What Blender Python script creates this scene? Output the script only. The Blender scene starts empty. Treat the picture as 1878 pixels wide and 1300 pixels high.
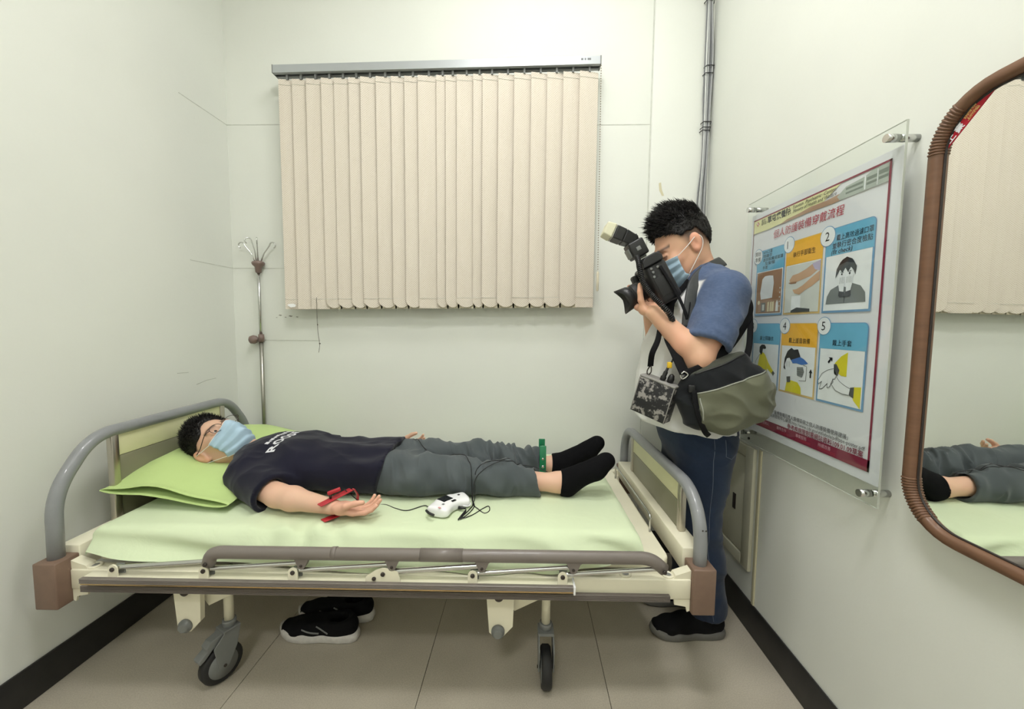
import bpy, bmesh, math, random
import numpy as np
from mathutils import Vector, Matrix, Euler

scene = bpy.context.scene
COL = scene.collection

# ------------------------------------------------------------------ camera
cam_d = bpy.data.cameras.new('view_camera')
cam = bpy.data.objects.new('view_camera', cam_d)
COL.objects.link(cam)
cam_d.sensor_fit = 'HORIZONTAL'
cam_d.sensor_width = 36.0
cam_d.lens = 36.0 * 730.34 / 1878.0
cam_d.clip_start = 0.02
CH = 1.19
_r = Vector((0.99939016, 0.03362195, 0.0094277))
_d = Vector((0.01184101, -0.072317, -0.99731141))
_f = Vector((-0.03284977, 0.99681484, -0.07267101))
cam.matrix_world = Matrix(((_r.x, -_d.x, -_f.x, 0), (_r.y, -_d.y, -_f.y, 0), (_r.z, -_d.z, -_f.z, CH), (0, 0, 0, 1)))
scene.camera = cam

# ------------------------------------------------------------------ world, exposure
world = bpy.data.worlds.new('world')
scene.world = world
world.use_nodes = True
world.node_tree.nodes['Background'].inputs[0].default_value = (0.85, 0.9, 1.0, 1)
world.node_tree.nodes['Background'].inputs[1].default_value = 0.3
vs = scene.view_settings
vs.view_transform = 'Standard'
vs.look = 'None'
vs.gamma = 1.0
vs.use_curve_mapping = False
vs.exposure = 0.25
LAMP_POWER = (24.0, 40.0, 46.0)      # emission strength of the diffusers: over the bed, mid-room, added fill towards the front

# room
XL, XR, YB, YF, ZC = -1.537, 0.894, 2.064, -2.2, 3.35

# ------------------------------------------------------------------ materials
def srgb(r, g, b):
    def f(c):
        c /= 255.0
        return c / 12.92 if c <= 0.04045 else ((c + 0.055) / 1.055) ** 2.4
    return (f(r), f(g), f(b), 1.0)

class NT:
    def __init__(s, name):
        s.m = bpy.data.materials.new(name); s.m.use_nodes = True
        s.t = s.m.node_tree; s.n = s.t.nodes
        s.b = s.n['Principled BSDF']
    def new(s, typ, **kw):
        n = s.n.new(typ)
        for k, v in kw.items():
            if k.startswith('i_'):
                key = k[2:]; key = int(key) if key.isdigit() else key
                n.inputs[key].default_value = v
            else: setattr(n, k, v)
        return n
    def link(s, a, ao, b, bi): s.t.links.new(a.outputs[ao], b.inputs[bi])

def mat(name, col, rough=0.55, metal=0.0, var=0.0, vscale=6.0, bump=0.0, bscale=200.0, spec=0.5, sheen=0.0, coat=0.0, stretch=None, emit=0.0):
    """procedural principled material: noise-varied base colour plus fine noise bump"""
    t = NT(name); b = t.b
    c = srgb(*col)
    b.inputs['Base Color'].default_value = c
    b.inputs['Roughness'].default_value = rough
    b.inputs['Metallic'].default_value = metal
    b.inputs['Specular IOR Level'].default_value = spec
    b.inputs['Sheen Weight'].default_value = sheen
    b.inputs['Coat Weight'].default_value = coat
    if emit:
        b.inputs['Emission Color'].default_value = c
        b.inputs['Emission Strength'].default_value = emit
    tc = t.new('ShaderNodeTexCoord')
    src = (tc, 'Object')
    if stretch:
        mp = t.new('ShaderNodeMapping'); mp.inputs['Scale'].default_value = stretch
        t.link(tc, 'Object', mp, 0); src = (mp, 0)
    if var:
        nz = t.new('ShaderNodeTexNoise'); nz.inputs['Scale'].default_value = vscale; nz.inputs['Detail'].default_value = 4
        t.link(src[0], src[1], nz, 'Vector')
        mr = t.new('ShaderNodeMapRange'); mr.inputs[1].default_value = 0.3; mr.inputs[2].default_value = 0.7
        mr.inputs[3].default_value = 1 - var; mr.inputs[4].default_value = 1 + var
        t.link(nz, 'Fac', mr, 0)
        mx = t.new('ShaderNodeVectorMath', operation='SCALE'); mx.inputs[0].default_value = c[:3]
        t.link(mr, 0, mx, 'Scale'); t.link(mx, 0, b, 'Base Color')
    if bump:
        nb = t.new('ShaderNodeTexNoise'); nb.inputs['Scale'].default_value = bscale; nb.inputs['Detail'].default_value = 3
        t.link(src[0], src[1], nb, 'Vector')
        bp = t.new('ShaderNodeBump'); bp.inputs['Strength'].default_value = bump; bp.inputs['Distance'].default_value = 0.002
        t.link(nb, 'Fac', bp, 'Height'); t.link(bp, 'Normal', b, 'Normal')
    return t.m

def mat_vcol(name, rough=0.5, spec=0.4, bump=0.0, bscale=300.0, sss=0.0, sheen=0.0):
    t = NT(name); b = t.b
    a = t.new('ShaderNodeAttribute', attribute_name='col')
    t.link(a, 'Color', b, 'Base Color')
    b.inputs['Roughness'].default_value = rough
    b.inputs['Specular IOR Level'].default_value = spec
    b.inputs['Sheen Weight'].default_value = sheen
    if sss:
        b.inputs['Subsurface Weight'].default_value = sss
        b.inputs['Subsurface Radius'].default_value = (0.01, 0.004, 0.002)
        b.inputs['Subsurface Scale'].default_value = 0.5
    if bump:
        tc = t.new('ShaderNodeTexCoord')
        nb = t.new('ShaderNodeTexNoise'); nb.inputs['Scale'].default_value = bscale
        t.link(tc, 'Object', nb, 'Vector')
        bp = t.new('ShaderNodeBump'); bp.inputs['Strength'].default_value = bump; bp.inputs['Distance'].default_value = 0.001
        t.link(nb, 'Fac', bp, 'Height'); t.link(bp, 'Normal', b, 'Normal')
    return t.m

M = {}
M['wall'] = mat('wall_paint', (225, 227, 219), 0.6, var=0.02, vscale=2.2, bump=0.12, bscale=90, spec=0.3)
M['seam'] = mat('wall_seam', (202, 204, 194), 0.7, var=0.1, vscale=30)
M['ceiling'] = mat('ceiling_paint', (240, 240, 234), 0.8, bump=0.1, bscale=60)
M['baseboard'] = mat('black_vinyl_skirting', (40, 39, 38), 0.5, var=0.25, vscale=14, bump=0.1, bscale=60)
M['cream'] = mat('cream_enamel', (233, 228, 204), 0.32, var=0.03, vscale=12, spec=0.5, coat=0.2)
M['cream2'] = mat('cream_panel_enamel', (214, 212, 170), 0.4, var=0.03, vscale=9)
M['grey_tube'] = mat('grey_enamel_tube', (136, 138, 140), 0.36, var=0.05, vscale=20, coat=0.25)
M['taupe'] = mat('taupe_plastic', (118, 110, 104), 0.42, var=0.04, vscale=18, coat=0.15)
M['taupe_dark'] = mat('taupe_ribbed_rubber', (104, 96, 90), 0.5, var=0.06, vscale=16)
M['brown_block'] = mat('brown_plastic', (122, 99, 84), 0.5, var=0.06, vscale=30, bump=0.15, bscale=250)
M['chrome'] = mat('polished_chrome', (206, 206, 204), 0.2, metal=1.0)
M['steel'] = mat('brushed_steel', (168, 166, 158), 0.32, metal=1.0, var=0.05, vscale=60, stretch=(1, 1, 40))
M['alu'] = mat('brushed_aluminium', (190, 184, 174), 0.3, metal=1.0, var=0.06, vscale=40, stretch=(0.3, 40, 40))
M['olive_panel'] = mat('olive_grey_panel', (128, 126, 104), 0.35, var=0.03, vscale=8, coat=0.1)
M['dark_bolt'] = mat('dark_bolt', (70, 64, 60), 0.4, metal=0.6)
M['rubber'] = mat('black_rubber', (32, 32, 32), 0.6, var=0.1, vscale=40)
M['grey_plastic'] = mat('grey_plastic', (120, 122, 120), 0.45, var=0.04, vscale=30)
M['black'] = mat('black_plastic', (22, 22, 23), 0.42, bump=0.12, bscale=500)
M['black_matte'] = mat('black_webbing', (20, 20, 22), 0.85, bump=0.3, bscale=600, spec=0.2)
M['white_plastic'] = mat('white_plastic', (240, 240, 240), 0.35, coat=0.2)
M['black_glass'] = mat('black_glass', (26, 28, 30), 0.1, coat=0.5)

# ------------------------------------------------------------------ mesh helpers
def link_obj(name, me, parent=None):
    o = bpy.data.objects.new(name, me); COL.objects.link(o)
    if parent is not None:
        o.parent = parent
        if parent.type == 'EMPTY':
            o.matrix_parent_inverse = Matrix.Translation(-parent.location)
    return o

def thing(name, label, cat, loc=(0, 0, 0), rotz=0.0, group=None):
    o = bpy.data.objects.new(name, None); COL.objects.link(o)
    o.empty_display_size = 0.05
    o.location = loc; o.rotation_euler = (0, 0, rotz)
    return tag(o, label, cat, group)

def tag(o, label, cat, group=None):
    o['label'] = label; o['category'] = cat
    if group: o['group'] = group
    return o

def struct(o):
    o['kind'] = 'structure'
    return o

def frame_of(d, hint=None):
    d = Vector(d).normalized()
    h = Vector(hint) if hint is not None else (Vector((0, 0, 1)) if abs(d.z) < 0.9 else Vector((1, 0, 0)))
    u = (h - d * h.dot(d))
    if u.length < 1e-6: u = Vector((0, 1, 0)) - d * d.y
    u.normalize(); w = d.cross(u)
    return d, u, w

class MB:
    """mesh builder: boxes, tubes, prisms collected into ONE mesh"""
    def __init__(s): s.v = []; s.f = []; s.sm = []
    def add(s, vs_, fs, smooth=False):
        o = len(s.v); s.v += [tuple(v) for v in vs_]
        s.f += [tuple(i + o for i in f) for f in fs]; s.sm += [smooth] * len(fs)
        return s
    def box(s, lo, hi, bev=0.0, seg=2, rot=None):
        lo = Vector(lo); hi = Vector(hi); c = (lo + hi) / 2; h = (hi - lo) / 2
        if bev <= 0:
            vs_ = [Vector((x * h.x, y * h.y, z * h.z)) for x in (-1, 1) for y in (-1, 1) for z in (-1, 1)]
            fs = [(0, 1, 3, 2), (4, 6, 7, 5), (0, 4, 5, 1), (2, 3, 7, 6), (0, 2, 6, 4), (1, 5, 7, 3)]
        else:
            bm = bmesh.new(); bmesh.ops.create_cube(bm, size=2)
            for v in bm.verts: v.co = Vector((v.co.x * h.x, v.co.y * h.y, v.co.z * h.z))
            bmesh.ops.bevel(bm, geom=list(bm.edges), offset=min(bev, min(h) * 0.95), segments=seg, profile=0.5, affect='EDGES')
            bm.verts.index_update(); vs_ = [v.co.copy() for v in bm.verts]
            fs = [tuple(v.index for v in f.verts) for f in bm.faces]; bm.free()
        if rot is not None: vs_ = [rot @ v for v in vs_]
        return s.add([v + c for v in vs_], fs, bev > 0 and seg > 1)
    def tube(s, pts, r, n=10, closed=False, caps=True, r2=None, hint=None, radii=None):
        """sweep a circle (or ellipse r x r2) along points"""
        P = [Vector(p) for p in pts]; N = len(P)
        T = []
        for i in range(N):
            a = P[(i - 1) % N] if (closed or i > 0) else P[i]
            b = P[(i + 1) % N] if (closed or i < N - 1) else P[i]
            T.append((b - a).normalized())
        _, u, w = frame_of(T[0], hint)
        vs_ = []
        for i in range(N):
            if i:
                u = u - T[i] * u.dot(T[i])
                u.normalize()
            w = T[i].cross(u)
            k = 1.0
            if 0 < i < N - 1 or closed:
                e0 = (P[i] - P[i - 1]).normalized(); c = max(0.5, e0.dot(T[i])); k = 1.0 / c
            ra = radii[i] if radii else r
            rb = (r2 if r2 else ra)
            for j in range(n):
                an = 2 * math.pi * j / n
                vs_.append(P[i] + u * (math.cos(an) * ra) + w * (math.sin(an) * rb))
        fs = []
        for i in range(N if closed else N - 1):
            i2 = (i + 1) % N
            for j in range(n):
                j2 = (j + 1) % n
                fs.append((i * n + j, i * n + j2, i2 * n + j2, i2 * n + j))
        s.add(vs_, fs, True)
        if caps and not closed:
            o = len(s.v) - len(vs_)
            s.f.append(tuple(o + j for j in reversed(range(n)))); s.f.append(tuple(o + (N - 1) * n + j for j in range(n))); s.sm += [False, False]
        return s
    def cyl(s, a, b, r, n=16, r1=None, caps=True):
        a = Vector(a); b = Vector(b); d, u, w = frame_of(b - a)
        r1 = r if r1 is None else r1
        vs_ = [p + (u * math.cos(2 * math.pi * j / n) + w * math.sin(2 * math.pi * j / n)) * q for p, q in ((a, r), (b, r1)) for j in range(n)]
        s.add(vs_, [(j, (j + 1) % n, n + (j + 1) % n, n + j) for j in range(n)], True)
        if caps:
            o = len(s.v) - 2 * n
            s.f.append(tuple(o + j for j in reversed(range(n)))); s.f.append(tuple(o + n + j for j in range(n))); s.sm += [False, False]
        return s
    def lathe(s, prof, origin, axis=(0, 0, 1), n=20):
        """prof: (radius, height) list revolved about axis"""
        d, u, w = frame_of(axis); o0 = Vector(origin); vs_ = []
        for r, h in prof:
            for j in range(n):
                a = 2 * math.pi * j / n
                vs_.append(o0 + d * h + (u * math.cos(a) + w * math.sin(a)) * r)
        fs = [(i * n + j, i * n + (j + 1) % n, (i + 1) * n + (j + 1) % n, (i + 1) * n + j) for i in range(len(prof) - 1) for j in range(n)]
        s.add(vs_, fs, True)
        o = len(s.v) - len(vs_); m = len(prof)
        s.f.append(tuple(o + j for j in reversed(range(n)))); s.f.append(tuple(o + (m - 1) * n + j for j in range(n))); s.sm += [False, False]
        return s
    def prism(s, outline, org, u, v, depth):
        """2D outline (a,b) in plane org+a*u+b*v extruded along u x v by depth"""
        org = Vector(org); u = Vector(u); v = Vector(v); w = u.cross(v).normalized()
        n = len(outline)
        A = [org + u * a + v * b for a, b in outline]
        B = [p + w * depth for p in A]
        fs = [tuple(reversed(range(n))), tuple(range(n, 2 * n))] + [(i, (i + 1) % n, n + (i + 1) % n, n + i) for i in range(n)]
        return s.add(A + B, fs)
    def build(s, name, m, parent=None, bevel=0.0):
        me = bpy.data.meshes.new(name)
        me.from_pydata(s.v, [], s.f)
        me.polygons.foreach_set('use_smooth', s.sm)
        me.materials.append(M[m] if isinstance(m, str) else m)
        bm = bmesh.new(); bm.from_mesh(me)
        bmesh.ops.recalc_face_normals(bm, faces=bm.faces); bm.to_mesh(me); bm.free()
        me.update()
        o = link_obj(name, me, parent)
        if bevel:
            md = o.modifiers.new('bevel', 'BEVEL'); md.width = bevel; md.segments = 2; md.limit_method = 'ANGLE'
        return o

def smooth_path(pts, sub=6, closed=False):
    """Catmull-Rom through points"""
    P = [Vector(p) for p in pts]; n = len(P); out = []
    rng = range(n) if closed else range(n - 1)
    for i in rng:
        p0 = P[(i - 1) % n] if (closed or i > 0) else P[i] * 2 - P[i + 1]
        p1 = P[i]; p2 = P[(i + 1) % n]
        p3 = P[(i + 2) % n] if (closed or i + 2 < n) else p2 * 2 - p1
        for k in range(sub):
            t = k / sub
            out.append(0.5 * ((2 * p1) + (p2 - p0) * t + (2 * p0 - 5 * p1 + 4 * p2 - p3) * t * t + (3 * p1 - p0 - 3 * p2 + p3) * t ** 3))
    if not closed: out.append(P[-1])
    return out

def round_path(pts, rad, seg=6):
    """polyline with rounded corners"""
    P = [Vector(p) for p in pts]; out = [P[0]]
    for i in range(1, len(P) - 1):
        a = P[i] + (P[i - 1] - P[i]).normalized() * min(rad, (P[i - 1] - P[i]).length * 0.49)
        b = P[i] + (P[i + 1] - P[i]).normalized() * min(rad, (P[i + 1] - P[i]).length * 0.49)
        for k in range(seg + 1):
            t = k / seg
            out.append(a * (1 - t) ** 2 + P[i] * 2 * t * (1 - t) + b * t * t)
    out.append(P[-1])
    return out

_fontcache = {}
def text_geo(s, size, align='LEFT', bold=0.0, ita=0.0):
    """2D vertices and faces of a line of lettering"""
    cu = bpy.data.curves.new('lettering', 'FONT'); cu.body = s; cu.size = size; cu.align_x = align
    cu.resolution_u = 2; cu.offset = bold; cu.shear = ita; cu.fill_mode = 'FRONT'
    ob = bpy.data.objects.new('lettering', cu); COL.objects.link(ob)
    dg = bpy.context.evaluated_depsgraph_get()
    me = bpy.data.meshes.new_from_object(ob.evaluated_get(dg))
    vs_ = [(v.co.x, v.co.y) for v in me.vertices]; fs = [tuple(p.vertices) for p in me.polygons]
    bpy.data.objects.remove(ob); bpy.data.curves.remove(cu); bpy.data.meshes.remove(me)
    return vs_, fs
# ================================================================== ROOM
m = MB().box((XL - 0.1, YF - 0.1, -0.06), (XR + 0.1, YB + 0.1, -0.004))
floor = struct(m.build('floor', mat('floor_backing', (84, 78, 68), 0.8)))
def tile_mat():
    t = NT('vinyl_floor_tile'); b = t.b
    tc = t.new('ShaderNodeTexCoord')
    n1 = t.new('ShaderNodeTexNoise'); n1.inputs['Scale'].default_value = 260; n1.inputs['Detail'].default_value = 2
    n2 = t.new('ShaderNodeTexNoise'); n2.inputs['Scale'].default_value = 3.5; n2.inputs['Detail'].default_value = 5
    t.link(tc, 'Object', n1, 'Vector'); t.link(tc, 'Object', n2, 'Vector')
    ad = t.new('ShaderNodeMath', operation='ADD'); t.link(n1, 'Fac', ad, 0); t.link(n2, 'Fac', ad, 1)
    cr = t.new('ShaderNodeValToRGB'); cr.color_ramp.elements[0].position = 0.36; cr.color_ramp.elements[1].position = 0.64
    cr.color_ramp.elements[0].color = srgb(170, 162, 146); cr.color_ramp.elements[1].color = srgb(194, 186, 169)
    hf = t.new('ShaderNodeMath', operation='MULTIPLY'); hf.inputs[1].default_value = 0.5
    t.link(ad, 0, hf, 0); t.link(hf, 0, cr, 'Fac'); t.link(cr, 'Color', b, 'Base Color')
    b.inputs['Roughness'].default_value = 0.42
    b.inputs['Specular IOR Level'].default_value = 0.4
    bp = t.new('ShaderNodeBump'); bp.inputs['Strength'].default_value = 0.06; bp.inputs['Distance'].default_value = 0.001
    t.link(n1, 'Fac', bp, 'Height'); t.link(bp, 'Normal', b, 'Normal')
    return t.m
M['tile'] = tile_mat()
gx = [XL, -0.929, -0.329, 0.283, XR]
gy = [YF] + [1.09 + 0.66 * k for k in range(-4, 2)] + [YB]
for i in range(len(gx) - 1):
    for j in range(len(gy) - 1):
        MB().box((gx[i] + 0.0011, gy[j] + 0.0005, -0.004), (gx[i + 1] - 0.0011, gy[j + 1] - 0.0005, 0)).build('tile', 'tile', floor)

wall_back = struct(MB().box((XL - 0.1, YB, -0.06), (XR + 0.1, YB + 0.1, ZC)).build('wall_back', 'wall'))
wall_left = struct(MB().box((XL - 0.1, YF, -0.06), (XL, YB, ZC)).build('wall_left', 'wall'))
wall_right = struct(MB().box((XR, YF, -0.06), (XR + 0.1, YB, ZC)).build('wall_right', 'wall'))
struct(MB().box((XL - 0.1, YF - 0.1, -0.06), (XR + 0.1, YF, ZC)).build('wall_front', 'wall'))
struct(MB().box((XL - 0.1, YF - 0.1, ZC), (XR + 0.1, YB + 0.1, ZC + 0.1)).build('ceiling', 'ceiling'))
# shallow pier in the back right corner, caulked along its edge
struct(MB().box((0.607, YB - 0.010, 0.0), (XR, YB, ZC), 0.004).build('trim_1', 'wall'))
MB().box((0.603, YB - 0.0035, 0.0), (0.607, YB, ZC)).build('caulk_line', 'seam', wall_back)
# painted panel joints
for x0, x1, z in ((XL, -1.10, 2.198), (0.25, 0.603, 2.186), (XL, -1.10, 1.476), (-1.42, -1.08, 1.101)):
    MB().box((x0, YB - 0.0012, z - 0.0018), (x1, YB, z + 0.0018)).build('panel_joint', 'seam', wall_back)
for y0, y1, z in ((1.80, YB, 1.476), (1.78, YB, 2.198)):
    MB().box((XL, y0, z - 0.0014), (XL + 0.0010, y1, z + 0.0014)).build('panel_joint', 'seam', wall_left)
# scuffs on the left wall beside the headboard and flaked filler on the pier
M['scuff'] = mat('scuff_mark', (150, 150, 138), 0.8)
M['filler'] = mat('yellowed_filler', (206, 200, 168), 0.8)
for pts in (((1.80, 0.900), (1.86, 0.912), (1.92, 0.915)), ((1.70, 0.965), (1.76, 0.962))):
    MB().tube([(XL + 0.0002, y, z) for y, z in pts], 0.0007, 5).build('scuff', 'scuff', wall_left)
MB().prism([(0, 0), (0.011, 0.004), (0.016, -0.03), (0.028, -0.06), (0.018, -0.062), (0.004, -0.035)], (0.652, YB - 0.010, 1.90), (1, 0, 0), (0, 0, 1), 0.0008).build('flaked_filler', 'filler', wall_back)
for dx, dz, s in ((-1.29, 1.232, 0.010), (-1.262, 1.222, 0.006), (-1.235, 1.228, 0.012), (-1.20, 1.224, 0.008), (-1.31, 1.22, 0.005)):
    MB().prism([(-s, 0), (-0.3 * s, 0.4 * s), (s, 0.1 * s), (0.2 * s, -0.4 * s)], (dx, YB, dz), (1, 0, 0), (0, 0, 1), 0.0006).build('scuff', 'scuff', wall_back)

# skirting
bh = 0.118
for nm, lo, hi in (('baseboard_left', (XL, YF, 0), (XL + 0.008, YB, bh)), ('baseboard_back', (XL, YB - 0.018, 0), (XR, YB - 0.010, bh)), ('baseboard_right', (XR - 0.008, YF, 0), (XR, YB, bh + 0.004))):
    struct(MB().box(lo, hi, 0.003).build(nm, 'baseboard'))

# ceiling fluorescent fixtures (the room's lamps, plus an added fill towards the front)
def lamp_mat(power):
    t = NT('fluorescent_diffuser'); b = t.b
    b.inputs['Base Color'].default_value = (0.9, 0.9, 0.9, 1)
    b.inputs['Emission Color'].default_value = (1.0, 0.995, 0.985, 1)
    b.inputs['Emission Strength'].default_value = power
    return t.m
M['lamp_frame'] = mat('white_lamp_housing', (235, 235, 232), 0.5)
def ceiling_light(x, y, label, power):
    t = thing('ceiling_light', label, 'ceiling light', (x, y, ZC), group='ceiling lights')
    w, d = 0.32, 0.17
    m = MB()
    for lo, hi in (((x - w, y - d, ZC - 0.06), (x + w, y - d + 0.02, ZC)), ((x - w, y + d - 0.02, ZC - 0.06), (x + w, y + d, ZC)), ((x - w, y - d + 0.02, ZC - 0.06), (x - w + 0.02, y + d - 0.02, ZC)), ((x + w - 0.02, y - d + 0.02, ZC - 0.06), (x + w, y + d - 0.02, ZC))):
        m.box(lo, hi)
    m.build('housing', 'lamp_frame', t)
    MB().box((x - w + 0.02, y - d + 0.02, ZC - 0.055), (x + w - 0.02, y + d - 0.02, ZC - 0.045)).build('diffuser', lamp_mat(power), t)
ceiling_light(0.05, 1.10, 'white recessed ceiling light nearest the window', LAMP_POWER[0])
ceiling_light(-0.05, 0.30, 'white recessed ceiling light in the middle of the room', LAMP_POWER[1])
ceiling_light(-0.35, -1.35, 'unseen ceiling fill light added near the front wall', LAMP_POWER[2])  # added fill behind the camera, evens out the light on the walls

# electrical cabinet let into the right wall behind the standing man
ep = thing('electrical_panel', 'cream metal electrical cabinet set low in the right wall', 'cabinet', (XR, 1.75, 0.24))
m = MB(); y0, y1, z0, z1 = 1.525, 1.99, 0.235, 0.725
for lo, hi in (((XR - 0.014, y0, z0), (XR, y0 + 0.055, z1)), ((XR - 0.014, y1 - 0.055, z0), (XR, y1, z1)), ((XR - 0.014, y0 + 0.055, z0), (XR, y1 - 0.055, z0 + 0.045)), ((XR - 0.014, y0 + 0.055, z1 - 0.045), (XR, y1 - 0.055, z1))):
    m.box(lo, hi, 0.003)
M['cab'] = mat('cabinet_paint', (206, 204, 182), 0.45, var=0.03, vscale=8)
m.build('cabinet_frame', 'cab', ep)
d = MB().box((XR - 0.010, y0 + 0.059, z0 + 0.049), (XR - 0.0, y1 - 0.059, z1 - 0.049), 0.004).build('cabinet_door', 'cab', ep)
MB().box((XR - 0.0125, 1.640, 0.435), (XR - 0.0095, 1.662, 0.500), 0.001).build('latch', 'dark_bolt', d)
MB().box((XR - 0.006, 1.490, 0.12), (XR, 1.506, 0.73), 0.002).build('batten', 'filler', wall_right)
MB().cyl((XR - 0.004, 1.585, 0.752), (XR, 1.585, 0.752), 0.005).build('screw_head', 'dark_bolt', wall_right)

# ================================================================== VERTICAL BLIND
BX0, BX1, BZT, BZB, BY = -1.208, 0.332, 2.378, 1.272, YB - 0.075
btilt = 0.0145      # the blind hangs a little out of level: right end higher
def bz(x): return (x + 0.44) * btilt
blind = thing('vertical_blind', 'cream fabric vertical blind closed over the window', 'blind', (-0.44, BY, BZT + 0.05))
def rail_mat():
    return mat('grey_anodised_rail', (176, 180, 182), 0.38, metal=0.35, var=0.02, vscale=10)
M['rail'] = rail_mat()
m = MB(); xa, xb = -1.226, 0.334; zt = BZT + 0.058
def slanted_box(m, x0, x1, yA, yB_, zlo, zhi):
    m.add([(x, y, z + bz(x)) for x in (x0, x1) for y in (yA, yB_) for z in (zlo, zhi)], [(0, 1, 3, 2), (4, 6, 7, 5), (0, 4, 5, 1), (2, 3, 7, 6), (0, 2, 6, 4), (1, 5, 7, 3)])
slanted_box(m, xa, xb, BY - 0.026, BY + 0.026, zt - 0.006, zt)
slanted_box(m, xa, xb, BY - 0.026, BY - 0.022, zt - 0.036, zt - 0.006)
slanted_box(m, xa, xb, BY + 0.022, BY + 0.026, zt - 0.036, zt - 0.006)
slanted_box(m, xa, xb, BY - 0.022, BY - 0.009, zt - 0.036, zt - 0.032)
slanted_box(m, xa, xb, BY + 0.009, BY + 0.022, zt - 0.036, zt - 0.032)
hr = m.build('headrail', 'rail', blind)
m = MB()
slanted_box(m, xa - 0.004, xa, BY - 0.027, BY + 0.027, zt - 0.037, zt + 0.001)
m.build('end_cap', 'grey_plastic', hr)
m = MB(); slanted_box(m, xb, xb + 0.006, BY - 0.027, BY + 0.027, zt - 0.037, zt + 0.001)
m.build('end_cap', 'grey_plastic', hr)
for x in (-1.05, -0.47, 0.16):
    MB().box((x - 0.010, BY - 0.012, zt + bz(x)), (x + 0.010, YB, zt + 0.004 + bz(x))).build('mounting_bracket', 'dark_bolt', hr)
M['rail_print'] = mat('rail_print', (110, 112, 112), 0.6)
for x, w in ((0.245, 0.010), (0.262, 0.006), (0.275, 0.016)):
    MB().box((x, BY - 0.0262, zt - 0.018 + bz(x)), (x + w, BY - 0.0259, zt - 0.009 + bz(x))).build('maker_print', 'rail_print', hr)

def slat_mat():
    t = NT('blind_fabric'); b = t.b
    tc = t.new('ShaderNodeTexCoord'); sp = t.new('ShaderNodeSeparateXYZ'); t.link(tc, 'Object', sp, 0)
    def sn(out, f):
        a = t.new('ShaderNodeMath', operation='MULTIPLY'); a.inputs[1].default_value = f
        t.link(sp, out, a, 0)
        s_ = t.new('ShaderNodeMath', operation='SINE'); t.link(a, 0, s_, 0); return s_
    sx = sn(0, 2 * math.pi / 0.0115); sz = sn(2, 2 * math.pi / 0.0105)
    nz = t.new('ShaderNodeTexNoise'); nz.inputs['Scale'].default_value = 120; t.link(tc, 'Object', nz, 'Vector')
    mu = t.new('ShaderNodeMath', operation='MULTIPLY'); t.link(sx, 0, mu, 0); t.link(sz, 0, mu, 1)
    ad = t.new('ShaderNodeMath', operation='ADD'); t.link(mu, 0, ad, 0); t.link(nz, 'Fac', ad, 1)
    mr = t.new('ShaderNodeMapRange'); mr.inputs[1].default_value = 0.75; mr.inputs[2].default_value = 1.35; t.link(ad, 0, mr, 0)
    n2 = t.new('ShaderNodeTexNoise'); n2.inputs['Scale'].default_value = 7; n2.inputs['Detail'].default_value = 4
    mp = t.new('ShaderNodeMapping'); mp.inputs['Scale'].default_value = (6, 6, 0.6); t.link(tc, 'Object', mp, 0); t.link(mp, 0, n2, 'Vector')
    c0 = t.new('ShaderNodeMix', data_type='RGBA'); c0.inputs[6].default_value = srgb(214, 205, 190); c0.inputs[7].default_value = srgb(223, 215, 203)
    t.link(n2, 'Fac', c0, 0)
    c1 = t.new('ShaderNodeMix', data_type='RGBA'); c1.inputs[7].default_value = srgb(192, 180, 160)
    t.link(mr, 0, c1, 0); t.link(c0, 2, c1, 6); t.link(c1, 2, b, 'Base Color')
    b.inputs['Roughness'].default_value = 0.9
    b.inputs['Specular IOR Level'].default_value = 0.15
    bp = t.new('ShaderNodeBump'); bp.inputs['Strength'].default_value = 0.2; bp.inputs['Distance'].default_value = 0.0006
    t.link(mu, 0, bp, 'Height'); t.link(bp, 'Normal', b, 'Normal')
    return t.m
M['slat'] = slat_mat()
M['hem'] = mat('blind_hem', (212, 204, 182), 0.9, var=0.05, vscale=60, spec=0.15)
bpx = [511.4, 536.3, 563, 591, 614.4, 641.5, 664, 692.3, 720, 744.4, 769.3, 803, 819.5, 840, 870, 886.8, 915.4, 944, 974.5, 1003, 1032, 1061, 1095]
bnd = [BX0 + (q - 511.4) / (1095 - 511.4) * (BX1 - BX0) for q in bpx]
square = {0, 1, 2, 10, 21}
random.seed(4)
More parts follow.
